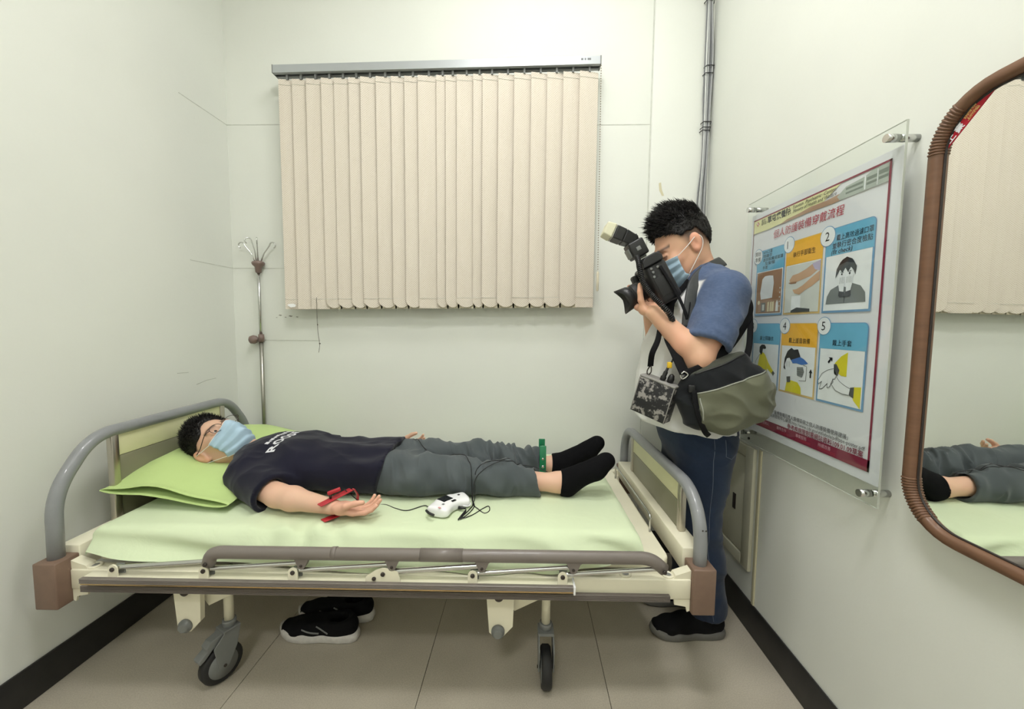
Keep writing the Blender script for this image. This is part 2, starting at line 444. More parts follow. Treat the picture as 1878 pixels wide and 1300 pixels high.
for i in range(len(bnd) - 1):
    x0, x1 = bnd[i], bnd[i + 1]
    ov = 0.010
    w = (x1 - x0) + ov; xc = (x0 + x1 + ov) / 2 if i < len(bnd) - 2 else (x0 + x1) / 2
    if i == len(bnd) - 2: w = x1 - x0
    rk = 0.0085 + 0.0030 * random.random()
    NXs = 9
    zb = BZB + bz(xc); zt_ = BZT + bz(xc)
    sq = i in square
    rows = 16
    vs_, fs = [], []
    for s_ in (0, 1):                     # front and back faces of the cloth
        for r in range(rows):
            for c in range(NXs):
                a = c / (NXs - 1); fx = a - 0.5
                z = zt_ + (zb - zt_) * (r / (rows - 1))
                if r == rows - 1 and not sq: z = zb + 0.004 + 0.024 * (2 * abs(fx)) ** 2.2
                y = BY - 0.004 + rk * (2 * fx) - 0.0012 * math.cos(math.pi * fx) + 0.0015 * math.sin(i * 1.7 + 2.5 * r / rows) + s_ * 0.0012
                vs_.append((xc + fx * w, y, z))
    n1 = rows * NXs
    for r in range(rows - 1):
        for c in range(NXs - 1):
            q = r * NXs + c
            fs.append((q, q + 1, q + NXs + 1, q + NXs)); fs.append((n1 + q, n1 + q + NXs, n1 + q + NXs + 1, n1 + q + 1))
    rim = [c for c in range(NXs)] + [r * NXs + NXs - 1 for r in range(1, rows)] + [(rows - 1) * NXs + c for c in range(NXs - 2, -1, -1)] + [r * NXs for r in range(rows - 2, 0, -1)]
    rv = [vs_[q] for q in rim] + [vs_[n1 + q] for q in rim]; nr = len(rim)
    rf = [(k, (k + 1) % nr, nr + (k + 1) % nr, nr + k) for k in range(nr)]
    sl = MB().add(vs_, fs, True).add(rv, rf, False).build('slat', 'slat', blind)
    # weight pocket showing behind the scalloped end, stitched hem lines top and bottom
    if not sq:
        MB().box((xc - w / 2 + 0.001, BY + 0.009, zb - 0.0005), (xc + w / 2 - 0.001, BY + 0.0105, zb + 0.045)).build('weight_pocket', 'hem', sl)
    else:
        MB().box((xc - w / 2 + 0.004, BY + 0.012, zb), (xc + w / 2 - 0.004, BY + 0.0135, zb + 0.05)).build('weight_pocket', 'hem', sl)
    for zz in (zb + 0.050, zt_ - 0.026):
        pts = [(xc + (c / 8 - 0.5) * w * 0.98, BY - 0.0052 + rk * (2 * (c / 8 - 0.5)) - 0.0012 * math.cos(math.pi * (c / 8 - 0.5)) + 0.0015 * math.sin(i * 1.7), zz) for c in range(9)]
        MB().tube(pts, 0.0007, 4).build('hem_stitching', 'seam', sl)
    xm = xc + 0.002
    MB().box((xm - 0.005, BY - 0.010, zt_ - 0.002), (xm + 0.005, BY + 0.004, zt + bz(xm) - 0.030), 0.001).build('carrier', 'grey_plastic', blind)
# torn weight window in the first slat
MB().add([(BX0 + 0.012 + 0.045 * a, BY - 0.017, 1.284 + b + bz(BX0)) for a, b in ((0, 0.008), (0.2, 0.014), (0.7, 0.016), (1, 0.010), (0.9, 0.0), (0.4, -0.003))], [(0, 1, 2, 3, 4, 5)]).build('plastic_weight', 'white_plastic', blind)
# draw cord on the left and bead chain with weight on the right
M['cord'] = mat('dark_cord', (92, 88, 78), 0.8)
c = thing('blind_cord', 'thin knotted pull cord hanging below the blind', 'cord', (-1.044, BY - 0.02, 1.05))
MB().tube(smooth_path([(-1.046, BY - 0.016, 1.32), (-1.045, BY - 0.018, 1.25), (-1.041, BY - 0.02, 1.15), (-1.034, BY - 0.02, 1.085), (-1.040, BY - 0.02, 1.045)]), 0.0012, 6).build('string', 'cord', c)
MB().lathe([(0.001, -0.003), (0.0035, 0), (0.001, 0.003)], (-1.0425, BY - 0.019, 1.185), n=8).build('knot', 'cord', c)
MB().lathe([(0.001, -0.004), (0.005, 0), (0.001, 0.004)], (-1.033, BY - 0.02, 1.090), n=8).build('knot', 'cord', c)
c = thing('bead_chain', 'beaded pull chain with a cream weight at the right of the blind', 'cord', (0.345, BY - 0.02, 1.36))
m = MB()
M['bead'] = mat('chain_beads', (150, 140, 120), 0.5)
for k in range(84):
    z = 2.40 - k * 0.0114; x = 0.338 + 0.008 * k / 84
    m.lathe([(0.0008, -0.003), (0.0032, 0), (0.0008, 0.003)], (x, BY - 0.03, z), n=6)
bc = m.build('bead_string', 'bead', c); bc['kind'] = 'stuff'
MB().lathe([(0.003, 0), (0.006, 0.004), (0.006, 0.088), (0.003, 0.094)], (0.346, BY - 0.03, 1.36), n=12).build('chain_weight', 'hem', c)

# ================================================================== CABLES in the corner
cb = thing('cable_bundle', 'bundle of grey and white cables tied up the back right corner', 'cable', (0.86, YB - 0.03, 0.0))
M['cab_grey'] = mat('grey_cable', (158, 160, 160), 0.55); M['cab_white'] = mat('white_cable', (216, 218, 214), 0.55); M['cab_dark'] = mat('dark_cable', (116, 118, 120), 0.55)
ctr = [(0.862, 3.35), (0.862, 3.02), (0.861, 2.75), (0.868, 2.50), (0.869, 2.30), (0.868, 2.16), (0.866, 2.00), (0.861, 1.85), (0.858, 1.69), (0.864, 1.55), (0.866, 0.9), (0.866, 0.15)]
random.seed(9)
for k in range(7):
    off = (k - 3) * 0.0062; yo = 0.004 * (k % 3)
    pts = []
    for j, (x, z) in enumerate(ctr):
        sp_ = {0: 0.6, 1: 0.6, 2: 0.55, 3: 1.0, 4: 0.95, 5: 0.7, 6: 0.65, 7: 0.9, 8: 1.1}.get(j, 0.9)
        pts.append((min(XR - 0.006, x + off * sp_ + random.uniform(-0.0015, 0.0015)), YB - 0.018 - yo, z))
    MB().tube(smooth_path(pts, 5), 0.0036 if k not in (2, 5) else 0.0048, 8).build('cable', ('cab_dark', 'cab_white', 'cab_grey', 'cab_grey', 'cab_dark', 'cab_grey', 'cab_dark')[k], cb)
for z, x in ((2.735, 0.861), (2.44, 0.872), (2.405, 0.868), (2.18, 0.868), (2.155, 0.866), (2.14, 0.864), (1.70, 0.859), (1.665, 0.861), (1.62, 0.862)):
    MB().tube([(x - 0.024, YB - 0.012, z), (x - 0.018, YB - 0.032, z + 0.002), (x + 0.016, YB - 0.034, z + 0.001), (min(x + 0.022, XR - 0.004), YB - 0.012, z)], 0.0022, 6).build('cable_tie', 'black', cb)

# ================================================================== IV POLE
iv = thing('iv_pole', 'steel drip stand with four hooks beside the headboard', 'stand', (-1.378, 2.034, 0.35))
px_, py_ = -1.377, 2.034
MB().cyl((px_, py_, 0.36), (px_ - 0.001, py_, 1.12), 0.0095).build('lower_pole', 'steel', iv)
MB().cyl((px_ - 0.001, py_, 1.10), (px_ - 0.002, py_, 1.48), 0.0075).build('upper_pole', 'chrome', iv)
M['iv_brown'] = mat('taupe_brown_plastic', (122, 102, 94), 0.4, coat=0.2)
MB().lathe([(0.009, 0), (0.014, 0.004), (0.016, 0.03), (0.028, 0.042), (0.031, 0.052), (0.026, 0.058), (0.006, 0.064)], (px_ - 0.002, py_, 1.447), n=18).build('hook_hub', 'iv_brown', iv)
kb = MB().lathe([(0.004, 0.0), (0.006, 0.012), (0.018, 0.018), (0.0235, 0.032), (0.020, 0.048), (0.008, 0.056)], (px_ - 0.006, py_, 1.108), axis=(-1, -0.1, -0.12), n=18).build('clamp_knob', 'iv_brown', iv)
MB().lathe([(0.0135, -0.02), (0.0145, 0), (0.0135, 0.02)], (px_, py_, 1.112), n=16).build('clamp_collar', 'iv_brown', iv)
for an, l in ((180, 1.0), (110, 0.95), (75, 0.9), (0, 1.0)):
    a = math.radians(an); dx, dy = math.cos(a), -0.35 * math.sin(a) - 0.06
    base = Vector((px_ - 0.002, py_, 1.505)); tip = base + Vector((dx * 0.066, dy * 0.066, 0.082 * l))
    if abs(dx) < 0.5: tip = base + Vector((-0.012 if dx < 0 else 0.016, dy * 0.07, 0.098))
    pts = [base + Vector((dx * 0.015, dy * 0.015, -0.004)), base.lerp(tip, 0.5), tip]
    o = Vector((dx, dy, 0)).normalized()
    for k in range(1, 9):
        t_ = k / 8 * 4.3
        pts.append(tip + o * (0.017 * (1 - math.cos(t_)) * 0.9) + Vector((0, 0, 0.015 * math.sin(t_))))
    MB().tube(pts, 0.0031, 8).build('hook', 'chrome', iv)
# ================================================================== POSTER in an acrylic holder on the right wall
PX = 0.8560
def acrylic_mat():
    t = NT('clear_acrylic'); out = t.n['Material Output']; t.n.remove(t.b)
    tr = t.new('ShaderNodeBsdfTransparent'); tr.inputs[0].default_value = (0.97, 0.985, 0.975, 1)
    gl = t.new('ShaderNodeBsdfGlossy'); gl.inputs['Roughness'].default_value = 0.03
    lw = t.new('ShaderNodeLayerWeight'); lw.inputs[0].default_value = 0.5
    pw = t.new('ShaderNodeMath', operation='POWER'); pw.inputs[1].default_value = 4.0; t.link(lw, 'Facing', pw, 0)
    fr = t.new('ShaderNodeMath', operation='MULTIPLY_ADD'); fr.inputs[1].default_value = 0.45; fr.inputs[2].default_value = 0.03; t.link(pw, 0, fr, 0)
    mx = t.new('ShaderNodeMixShader'); t.link(fr, 0, mx, 0); t.link(tr, 0, mx, 1); t.link(gl, 0, mx, 2)
    t.t.links.new(mx.outputs[0], out.inputs[0])
    return t.m
M['acrylic'] = acrylic_mat()
M['acrylic_edge'] = mat('acrylic_edge', (196, 202, 190), 0.25, coat=0.4)
M['paper'] = mat('poster_paper', (226, 226, 232), 0.5, var=0.02, vscale=9, spec=0.3)
PC = {}
def pcol(name, rgb):
    if name not in PC: PC[name] = mat('print_' + name, rgb, 0.5, var=0.04, vscale=25, spec=0.3)
    return PC[name]
pcol('maroon', (132, 42, 66)); pcol('blue', (112, 180, 214)); pcol('orange', (242, 184, 66)); pcol('paleblue', (118, 158, 196)); pcol('tan', (222, 190, 130))
pcol('white', (236, 238, 242)); pcol('ink', (28, 28, 32)); pcol('grey', (128, 132, 132)); pcol('yellow', (224, 212, 54)); pcol('red', (186, 58, 74))
pcol('brown', (166, 128, 100)); pcol('skin', (206, 168, 136)); pcol('cream', (232, 222, 190)); pcol('pale', (214, 216, 212)); pcol('hdryellow', (226, 222, 170)); pcol('mountain', (176, 144, 122))
pcol('bld', (176, 184, 178)); pcol('blddark', (122, 132, 126)); pcol('visor', (58, 112, 190)); pcol('darkgrey', (84, 86, 86)); pcol('lilac', (190, 180, 206)); pcol('pink', (226, 176, 190))
def PV(u, v, L): return Vector((PX - 0.0003 * L, 1.567 - u, 1.63 - v))
poster = thing('poster', 'protective gear instruction poster in a clear acrylic holder on the right wall', 'poster', (XR, 1.27, 0.76))
def flat(name, pts, L, color, parent=None):
    n = len(pts)
    return MB().add([PV(u, v, L) for u, v in pts], [tuple(range(n))]).build(name, PC[color], parent or paper)
def disc(cu, cv, r, n=28, sx=1.0, sy=1.0): return [(cu + r * sx * math.cos(2 * math.pi * k / n), cv + r * sy * math.sin(2 * math.pi * k / n)) for k in range(n)]
def rect(u0, v0, u1, v1): return [(u0, v0), (u1, v0), (u1, v1), (u0, v1)]
def rrect(u0, v0, u1, v1, r, top_only=False):
    o = []
    for cx, cy, a0, on in ((u1 - r, v0 + r, -90, True), (u1 - r, v1 - r, 0, not top_only), (u0 + r, v1 - r, 90, not top_only), (u0 + r, v0 + r, 180, True)):
        if on: o += [(cx + r * math.cos(math.radians(a0 + 15 * k)), cy + r * math.sin(math.radians(a0 + 15 * k))) for k in range(7)]
        else: o.append((u1 if cx > (u0 + u1) / 2 else u0, v1 if cy > (v0 + v1) / 2 else v0))
    return o
def stroke(name, pts, w, L, color, parent=None):
    m = MB()
    for a, b in zip(pts[:-1], pts[1:]):
        dx, dy = b[0] - a[0], b[1] - a[1]; l = math.hypot(dx, dy) or 1; nx, ny = -dy / l * w / 2, dx / l * w / 2
        m.add([PV(a[0] + nx, a[1] + ny, L), PV(b[0] + nx, b[1] + ny, L), PV(b[0] - nx, b[1] - ny, L), PV(a[0] - nx, a[1] - ny, L)], [(0, 1, 2, 3)])
    return m.build(name, PC[color], parent or paper)
def words(name, s, u, v, size, L, color, width=None, bold=0.0, ita=0.0, parent=None):
    """one line of lettering whose baseline starts at (u, v); width fits it to a length"""
    vs_, fs = text_geo(s, size, bold=bold * size, ita=ita)
    if not vs_: return None
    w = max(p[0] for p in vs_) - min(p[0] for p in vs_); k = width / w if width else 1.0
    x0 = min(p[0] for p in vs_)
    return MB().add([PV(u + (x - x0) * k, v - y, L) for x, y in vs_], fs).build(name, PC[color], parent or paper)

# paper (gently waved sheet) and acrylic with four stand-offs
vs_, fs = [], []
NU, NV = 22, 26
for j in range(NV + 1):
    for i in range(NU + 1):
        u = -0.010 + 0.616 * i / NU; v = 0.020 + 0.803 * j / NV
        vs_.append(PV(u, v, 0) + Vector((0.0012 + 0.0008 * math.sin(u * 11 + v * 4) + 0.0006 * math.sin(v * 15 + 1), 0, 0)))
for j in range(NV):
    for i in range(NU):
        q = j * (NU + 1) + i; fs.append((q, q + 1, q + NU + 2, q + NU + 1))
paper = MB().add(vs_, fs, True).build('paper', 'paper', poster)
MB().box((0.8475, 1.567 - 0.612, 1.63 - 0.871), (0.8515, 1.567 + 0.022, 1.63 + 0.028)).build('acrylic_sheet', 'acrylic', poster)
for nm, lo, hi in (('front_edge', (0.8470, 1.567 - 0.6128, 1.63 - 0.871), (0.8520, 1.567 - 0.6118, 1.63 + 0.028)), ('top_edge', (0.8475, 1.567 - 0.612, 1.63 + 0.0278), (0.8515, 1.567 + 0.022, 1.63 + 0.0288)), ('bottom_edge', (0.8475, 1.567 - 0.612, 1.63 - 0.8718), (0.8515, 1.567 + 0.022, 1.63 - 0.8708))):
    MB().box(lo, hi).build('acrylic_' + nm, 'acrylic_edge', poster)
for u, v in ((0.590, 0.003), (0.020, 0.003), (0.588, 0.842), (0.022, 0.842)):
    c_ = PV(u, v, 0)
    s_ = MB().cyl((XR, c_.y, c_.z), (0.8525, c_.y, c_.z), 0.0085, 18).build('standoff', 'chrome', poster)
    MB().cyl((0.8475, c_.y, c_.z), (0.822, c_.y, c_.z), 0.0092, 18).build('standoff_cap', 'chrome', s_)

# printed frame and header
B0, B1, T0, T1 = 0.006, 0.573, 0.040, 0.796
flat('printed_border', rect(B0, T0, B1, T0 + 0.005), 1, 'maroon'); flat('printed_border', rect(B1 - 0.006, T0, B1, T1), 1, 'maroon')
flat('printed_border', rect(B0, T0, B0 + 0.003, T1), 1, 'maroon')
band = flat('printed_band', rect(B0, 0.766, B1, T1), 1, 'maroon')
flat('header_wash', [(B0 + 0.003, 0.045), (0.42, 0.045), (0.36, 0.075), (0.20, 0.088), (0.10, 0.092), (B0 + 0.003, 0.090)], 1, 'hdryellow')
flat('header_mountains', [(0.16, 0.092), (0.20, 0.083), (0.26, 0.080), (0.31, 0.074), (0.37, 0.076), (0.44, 0.070), (0.47, 0.088), (0.40, 0.092), (0.30, 0.089)], 2, 'mountain')
hb = flat('header_building', [(0.41, 0.078), (0.44, 0.060), (0.50, 0.055), (0.52, 0.048), (0.567, 0.046), (0.567, 0.090), (0.42, 0.090)], 3, 'bld')
for u0, u1, v0, v1 in ((0.44, 0.495, 0.064, 0.070), (0.44, 0.495, 0.076, 0.081), (0.505, 0.535, 0.060, 0.068), (0.54, 0.566, 0.056, 0.066), (0.505, 0.535, 0.073, 0.079), (0.54, 0.566, 0.071, 0.078)):
    flat('building_window', rect(u0, v0, u1, v1), 4, 'blddark', hb)
flat('building_mullion', rect(0.499, 0.055, 0.503, 0.088), 5, 'white', hb); flat('building_mullion', rect(0.536, 0.050, 0.538, 0.088), 5, 'white', hb)
cr = 0.008
flat('hospital_logo', [(0.034 + a * cr, 0.059 + b * cr) for a, b in ((-.35, -1), (.35, -1), (.35, -.35), (1, -.35), (1, .35), (.35, .35), (.35, 1), (-.35, 1), (-.35, .35), (-1, .35), (-1, -.35), (-.35, -.35))], 3, 'red')
flat('hospital_logo_ring', disc(0.034, 0.059, 0.0035), 4, 'white')
words('hospital_prefix', '衛生', 0.056, 0.058, 0.012, 4, 'ink', 0.026); words('hospital_prefix', '福利部', 0.056, 0.069, 0.012, 4, 'ink', 0.030)
words('hospital_name', '草屯療養院', 0.093, 0.069, 0.026, 4, 'ink', 0.124, bold=0.025)
words('hospital_english', 'Tsaotun  Psychiatric  Center,', 0.226, 0.058, 0.015, 4, 'ink', 0.180, ita=0.25)
words('hospital_english', 'Ministry of Health and Welfare', 0.228, 0.071, 0.015, 4, 'ink', 0.180, ita=0.25)
words('poster_title', '個人防護裝備穿戴流程', 0.132, 0.130, 0.031, 3, 'red', 0.306, ita=0.1)

# six step panels
cols = ((0.040, 0.200), (0.206, 0.371), (0.379, 0.543)); rows_ = ((0.162, 0.238, 0.396), (0.424, 0.497, 0.651))
def panel(ci, ri, head, line):
    u0, u1 = cols[ci]; v0, vh, v1 = rows_[ri]
    p = flat('step_panel', rrect(u0, v0, u1, v1, 0.014, True), 1, line)
    flat('step_picture', rect(u0 + 0.006, vh - 0.004, u1 - 0.006, v1 - 0.006), 2, 'white', p)
    flat('step_heading', rrect(u0 + 0.002, v0 + 0.002, u1 - 0.002, vh, 0.013, True), 3, head, p)
    return p
def badge(cu, cv, s, p, r=0.0265, col='ink'):
    flat('badge_ring', disc(cu, cv, r), 4, 'paleblue', p)
    b = flat('badge_disc', disc(cu, cv, r * 0.93), 5, 'white', p)
    if s: words('badge_number', s, cu - 0.0085, cv + 0.0125, 0.036, 6, col, parent=p)
P0 = panel(0, 0, 'blue', 'paleblue'); P1 = panel(1, 0, 'orange', 'tan'); P2 = panel(2, 0, 'blue', 'paleblue')
P3 = panel(0, 1, 'blue', 'paleblue'); P4 = panel(1, 1, 'orange', 'tan'); P5 = panel(2, 1, 'blue', 'paleblue')
badge(0.047, 0.180, '', P0, 0.028); words('badge_text', '開始', 0.030, 0.177, 0.018, 6, 'ink', 0.034, parent=P0); words('badge_text', '準備', 0.030, 0.198, 0.018, 6, 'ink', 0.034, parent=P0)
badge(0.219, 0.170, '1', P1); badge(0.386, 0.180, '2', P2, 0.029); badge(0.040, 0.433, '3', P3); badge(0.221, 0.433, '4', P4); badge(0.394, 0.433, '5', P5)
for k, (s, w) in enumerate((('N95口罩', 0.052), ('隔離衣', 0.052), ('護目裝備或面罩', 0.112), ('及髮帽', 0.056), ('手套', 0.030))):
    words('heading_text', s, 0.080 + (0.012 if k == 3 else 0), 0.176 + 0.0135 * k, 0.013, 6, 'ink', w, parent=P0)
words('heading_text', '執行手部衛生', 0.243, 0.214, 0.019, 6, 'ink', 0.098, parent=P1)
words('heading_text', '戴上高效過濾口罩', 0.420, 0.198, 0.018, 6, 'ink', 0.118, parent=P2)
words('heading_text', '並執行密合度檢點', 0.407, 0.218, 0.018, 6, 'ink', 0.130, parent=P2)
words('heading_text', '(fit check)', 0.404, 0.234, 0.018, 6, 'ink', 0.072, ita=0.25, parent=P2)
words('heading_text', '穿上隔離衣', 0.086, 0.483, 0.017, 6, 'ink', 0.080, parent=P3)
words('heading_text', '戴上護目裝備', 0.246, 0.486, 0.018, 6, 'ink', 0.096, parent=P4)
words('heading_text', '戴上手套', 0.430, 0.486, 0.018, 6, 'ink', 0.066, parent=P5)

def fr(ci, ri):
    u0, u1 = cols[ci]; _, vh, v1 = rows_[ri]
    return lambda pts: [(u0 + 0.006 + a * (u1 - u0 - 0.012), vh + b * (v1 - vh - 0.006)) for a, b in pts]
# 0: gown and supplies laid on a board
q = fr(0, 0)
flat('board_photo', q(rect(0.02, 0.02, 0.98, 0.98)), 4, 'brown', P0)
flat('gown', q([(.24, .18), (.34, .12), (.52, .12), (.66, .14), (.70, .30), (.66, .64), (.22, .66), (.18, .5)]), 5, 'white', P0)
flat('shelf', q(rect(.12, .68, .98, .96)), 5, 'mountain', P0)
for a in (.50, .60, .68): flat('supply_bottle', q([(a, .74), (a + .06, .72), (a + .07, .95), (a - .01, .95)]), 6, 'cream', P0)
flat('supply_bottle', q([(.82, .76), (.86, .70), (.90, .76), (.91, .95), (.81, .95)]), 6, 'white', P0)
flat('supply_box', q(rect(.24, .74, .42, .95)), 6, 'grey', P0); flat('supply_label', q(rect(.29, .78, .38, .92)), 7, 'pale', P0)
flat('paper_cup', q(disc(.14, .73, .05, 14)), 6, 'cream', P0)
for k in range(5): flat('small_cap', q(disc(.94, .44 + .1 * k, .02, 10)), 6, 'pale', P0)
# 1: rubbing hands under a dispenser
q = fr(1, 0)
flat('hand_photo', q(rect(0, 0.02, 1, 1)), 4, 'pale', P1)
flat('sleeve', q([(.78, .06), (1, .02), (1, .22), (.86, .18)]), 6, 'lilac', P1)
flat('upper_arm', q([(.12, .32), (.22, .22), (.40, .20), (.62, .14), (.80, .06), (.98, .18), (.74, .30), (.52, .34), (.32, .38), (.16, .36)]), 5, 'skin', P1)
flat('lower_arm', q([(.24, .52), (.36, .52), (.54, .46), (.72, .36), (1, .22), (1, .40), (.80, .50), (.62, .56), (.46, .64), (.30, .60)]), 6, 'skin', P1)
flat('fingers', q([(.10, .37), (.18, .40), (.34, .40), (.36, .36), (.18, .36)]), 6, 'brown', P1)
flat('dispenser', q(rect(.22, .66, .50, .98)), 5, 'white', P1)
flat('tray', q([(.22, .96), (.40, .90), (.78, .94), (.78, 1.0), (.22, 1.0)]), 6, 'darkgrey', P1)
# 2: man pressing the mask with both hands
q = fr(2, 0)
flat('jumper', q([(.06, .88), (.08, .74), (.16, .62), (.34, .55), (.64, .54), (.82, .60), (.92, .72), (.94, .88)]), 4, 'grey', P2)
flat('face', q([(.34, .26), (.62, .26), (.66, .40), (.60, .54), (.50, .60), (.40, .54), (.32, .40)]), 5, 'white', P2)
flat('hair', q([(.26, .42), (.28, .26), (.36, .14), (.50, .09), (.64, .14), (.72, .26), (.70, .40), (.66, .32), (.60, .26), (.54, .34), (.48, .26), (.42, .34), (.36, .28), (.32, .34)]), 6, 'darkgrey', P2)
flat('hair_top', q([(.32, .20), (.40, .11), (.50, .07), (.62, .12), (.68, .20), (.50, .16)]), 7, 'ink', P2)
for s in (-1, 1):
    flat('hand', q([(.50 + s * .02, .40), (.50 + s * .10, .40), (.50 + s * .15, .46), (.50 + s * .15, .56), (.50 + s * .11, .70), (.50 + s * .03, .70), (.50 + s * .02, .56)]), 8, 'white', P2)
    flat('cuff', q([(.50 + s * .015, .68), (.50 + s * .13, .66), (.50 + s * .14, .75), (.50 + s * .015, .77)]), 9, 'darkgrey', P2)
    for k in range(4): stroke('finger_line', q([(.50 + s * (.03 + .03 * k), .42), (.50 + s * (.035 + .03 * k), .53)]), 0.0010, 9, 'grey', P2)
    stroke('eyebrow', q([(.50 + s * .05, .335), (.50 + s * .12, .325)]), 0.0016, 9, 'ink', P2); flat('eye', q(disc(.50 + s * .085, .365, .018, 10)), 9, 'ink', P2)
stroke('zip', q([(.50, .70), (.50, .88)]), 0.0012, 9, 'ink', P2)
# 3: person putting on a yellow gown
q = fr(0, 1)
flat('gown', q([(.30, .26), (.42, .20), (.52, .26), (.66, .44), (.86, .62), (.82, .70), (.62, .58), (.60, .74), (.58, 1.0), (.16, 1.0), (.22, .60)]), 4, 'yellow', P3)
flat('glove', q([(.80, .66), (.86, .61), (.92, .66), (.86, .73)]), 5, 'darkgrey', P3)
flat('face', q(disc(.46, .15, .07, 16)), 4, 'white', P3)
flat('hair', q([(.28, .20), (.28, .08), (.36, .02), (.48, .02), (.54, .08), (.52, .12), (.42, .12), (.40, .22), (.36, .28)]), 5, 'ink', P3)
stroke('arm_line', q([(.30, .26), (.14, .44), (.10, .60), (.18, .62)]), 0.0012, 5, 'ink', P3); stroke('gown_line', q([(.52, .26), (.58, .44), (.56, .70)]), 0.0010, 5, 'grey', P3)
# 4: visor being pulled over a mask
q = fr(1, 1)
flat('gown', q([(.18, 1.0), (.22, .80), (.30, .74), (.56, .76), (.66, .86), (.68, 1.0)]), 4, 'yellow', P4)
flat('face', q([(.36, .28), (.70, .28), (.74, .44), (.66, .64), (.52, .70), (.38, .66)]), 4, 'white', P4)
flat('hair', q([(.10, .50), (.12, .28), (.20, .12), (.32, .04), (.40, .08), (.52, .06), (.60, .20), (.62, .28), (.36, .36), (.24, .40), (.18, .54)]), 5, 'ink', P4)
flat('visor', q([(.34, .30), (.60, .22), (.72, .26), (.84, .34), (.66, .38), (.50, .36), (.32, .38)]), 6, 'visor', P4)
flat('face_mask', q([(.52, .44), (.70, .42), (.74, .52), (.68, .64), (.54, .62)]), 6, 'grey', P4)
for k in range(3): stroke('mask_fold', q([(.53, .49 + .045 * k), (.72, .48 + .045 * k)]), 0.0012, 7, 'darkgrey', P4)
stroke('face_outline', q([(.70, .38), (.80, .40), (.80, .70), (.60, .72)]), 0.0014, 6, 'ink', P4)
flat('hand', q([(.14, .42), (.20, .28), (.28, .26), (.38, .36), (.36, .56), (.32, .68), (.22, .68)]), 7, 'white', P4)
for k in range(3): stroke('finger_line', q([(.19 + .05 * k, .34), (.20 + .05 * k, .46)]), 0.0010, 8, 'ink', P4)
flat('cuff', q([(.22, .68), (.34, .66), (.35, .78), (.24, .80)]), 8, 'darkgrey', P4)
flat('arrow', q([(.92, .44), (.97, .52), (.94, .52), (.94, .62), (.90, .62), (.90, .52), (.87, .52)]), 5, 'ink', P4)
# 5: pulling gloves over the cuffs
q = fr(2, 1)
flat('sleeve', q([(.38, .26), (.52, .12), (.66, .04), (.66, .48), (.54, .48), (.42, .40)]), 4, 'yellow', P5)
flat('cuff', q([(.36, .28), (.42, .27), (.50, .38), (.46, .50), (.38, .46)]), 5, 'darkgrey', P5)
flat('sleeve', q([(.98, .62), (.98, 1.0), (.84, .88), (.78, .76), (.84, .64)]), 4, 'yellow', P5)
flat('cuff', q([(.76, .66), (.84, .64), (.84, .84), (.74, .80)]), 5, 'darkgrey', P5)
flat('hand', q([(.38, .36), (.44, .48), (.36, .58), (.30, .72), (.24, .74), (.24, .66), (.12, .78), (.05, .80), (.10, .64), (.02, .70), (.00, .64), (.10, .48), (.24, .40)]), 5, 'white', P5)
flat('hand', q([(.76, .68), (.74, .80), (.60, .80), (.44, .76), (.34, .66), (.38, .62), (.36, .56), (.42, .56), (.44, .50), (.52, .58), (.64, .64)]), 7, 'white', P5)
stroke('hand_outline', q([(.38, .36), (.24, .40), (.10, .48), (.00, .64), (.02, .70), (.10, .64), (.05, .80), (.12, .78), (.24, .66), (.24, .74), (.30, .72), (.36, .58)]), 0.0012, 8, 'ink', P5)
stroke('hand_outline', q([(.76, .68), (.64, .64), (.52, .58), (.44, .50), (.42, .56), (.36, .56), (.38, .62), (.34, .66), (.44, .76), (.60, .80), (.74, .80)]), 0.0012, 8, 'ink', P5)
flat('arrow', q([(.32, .16), (.32, .24), (.29, .21), (.24, .28), (.21, .25), (.26, .19), (.23, .16)]), 5, 'ink', P5)

words('source_line', '資料來源:「醫療機構因應人類傳染病之個人防護裝備使用建議」', 0.118, 0.733, 0.0155, 3, 'ink', 0.386)
words('source_line', '參考美國疾病管制中心網頁:http://www.cdc.gov/vhf/ebola/pdf/ppe-poster.pdf', 0.112, 0.746, 0.0145, 3, 'ink', 0.446)
words('source_line', '參考疾病管制署網站資料109.01.09草案', 0.262, 0.764, 0.0185, 3, 'maroon', 0.292, bold=0.012)
for u, s in ((0.118, '關懷病人'), (0.210, '團隊合作'), (0.304, '專業服務'), (0.400, '持續改善')):
    words('band_text', s, u, 0.781, 0.0125, 3, 'pink', 0.048, parent=band)
    for k in range(2): stroke('band_line', [(u, 0.7845 + 0.004 * k), (u + 0.066, 0.7845 + 0.004 * k)], 0.0012, 3, 'red', band)

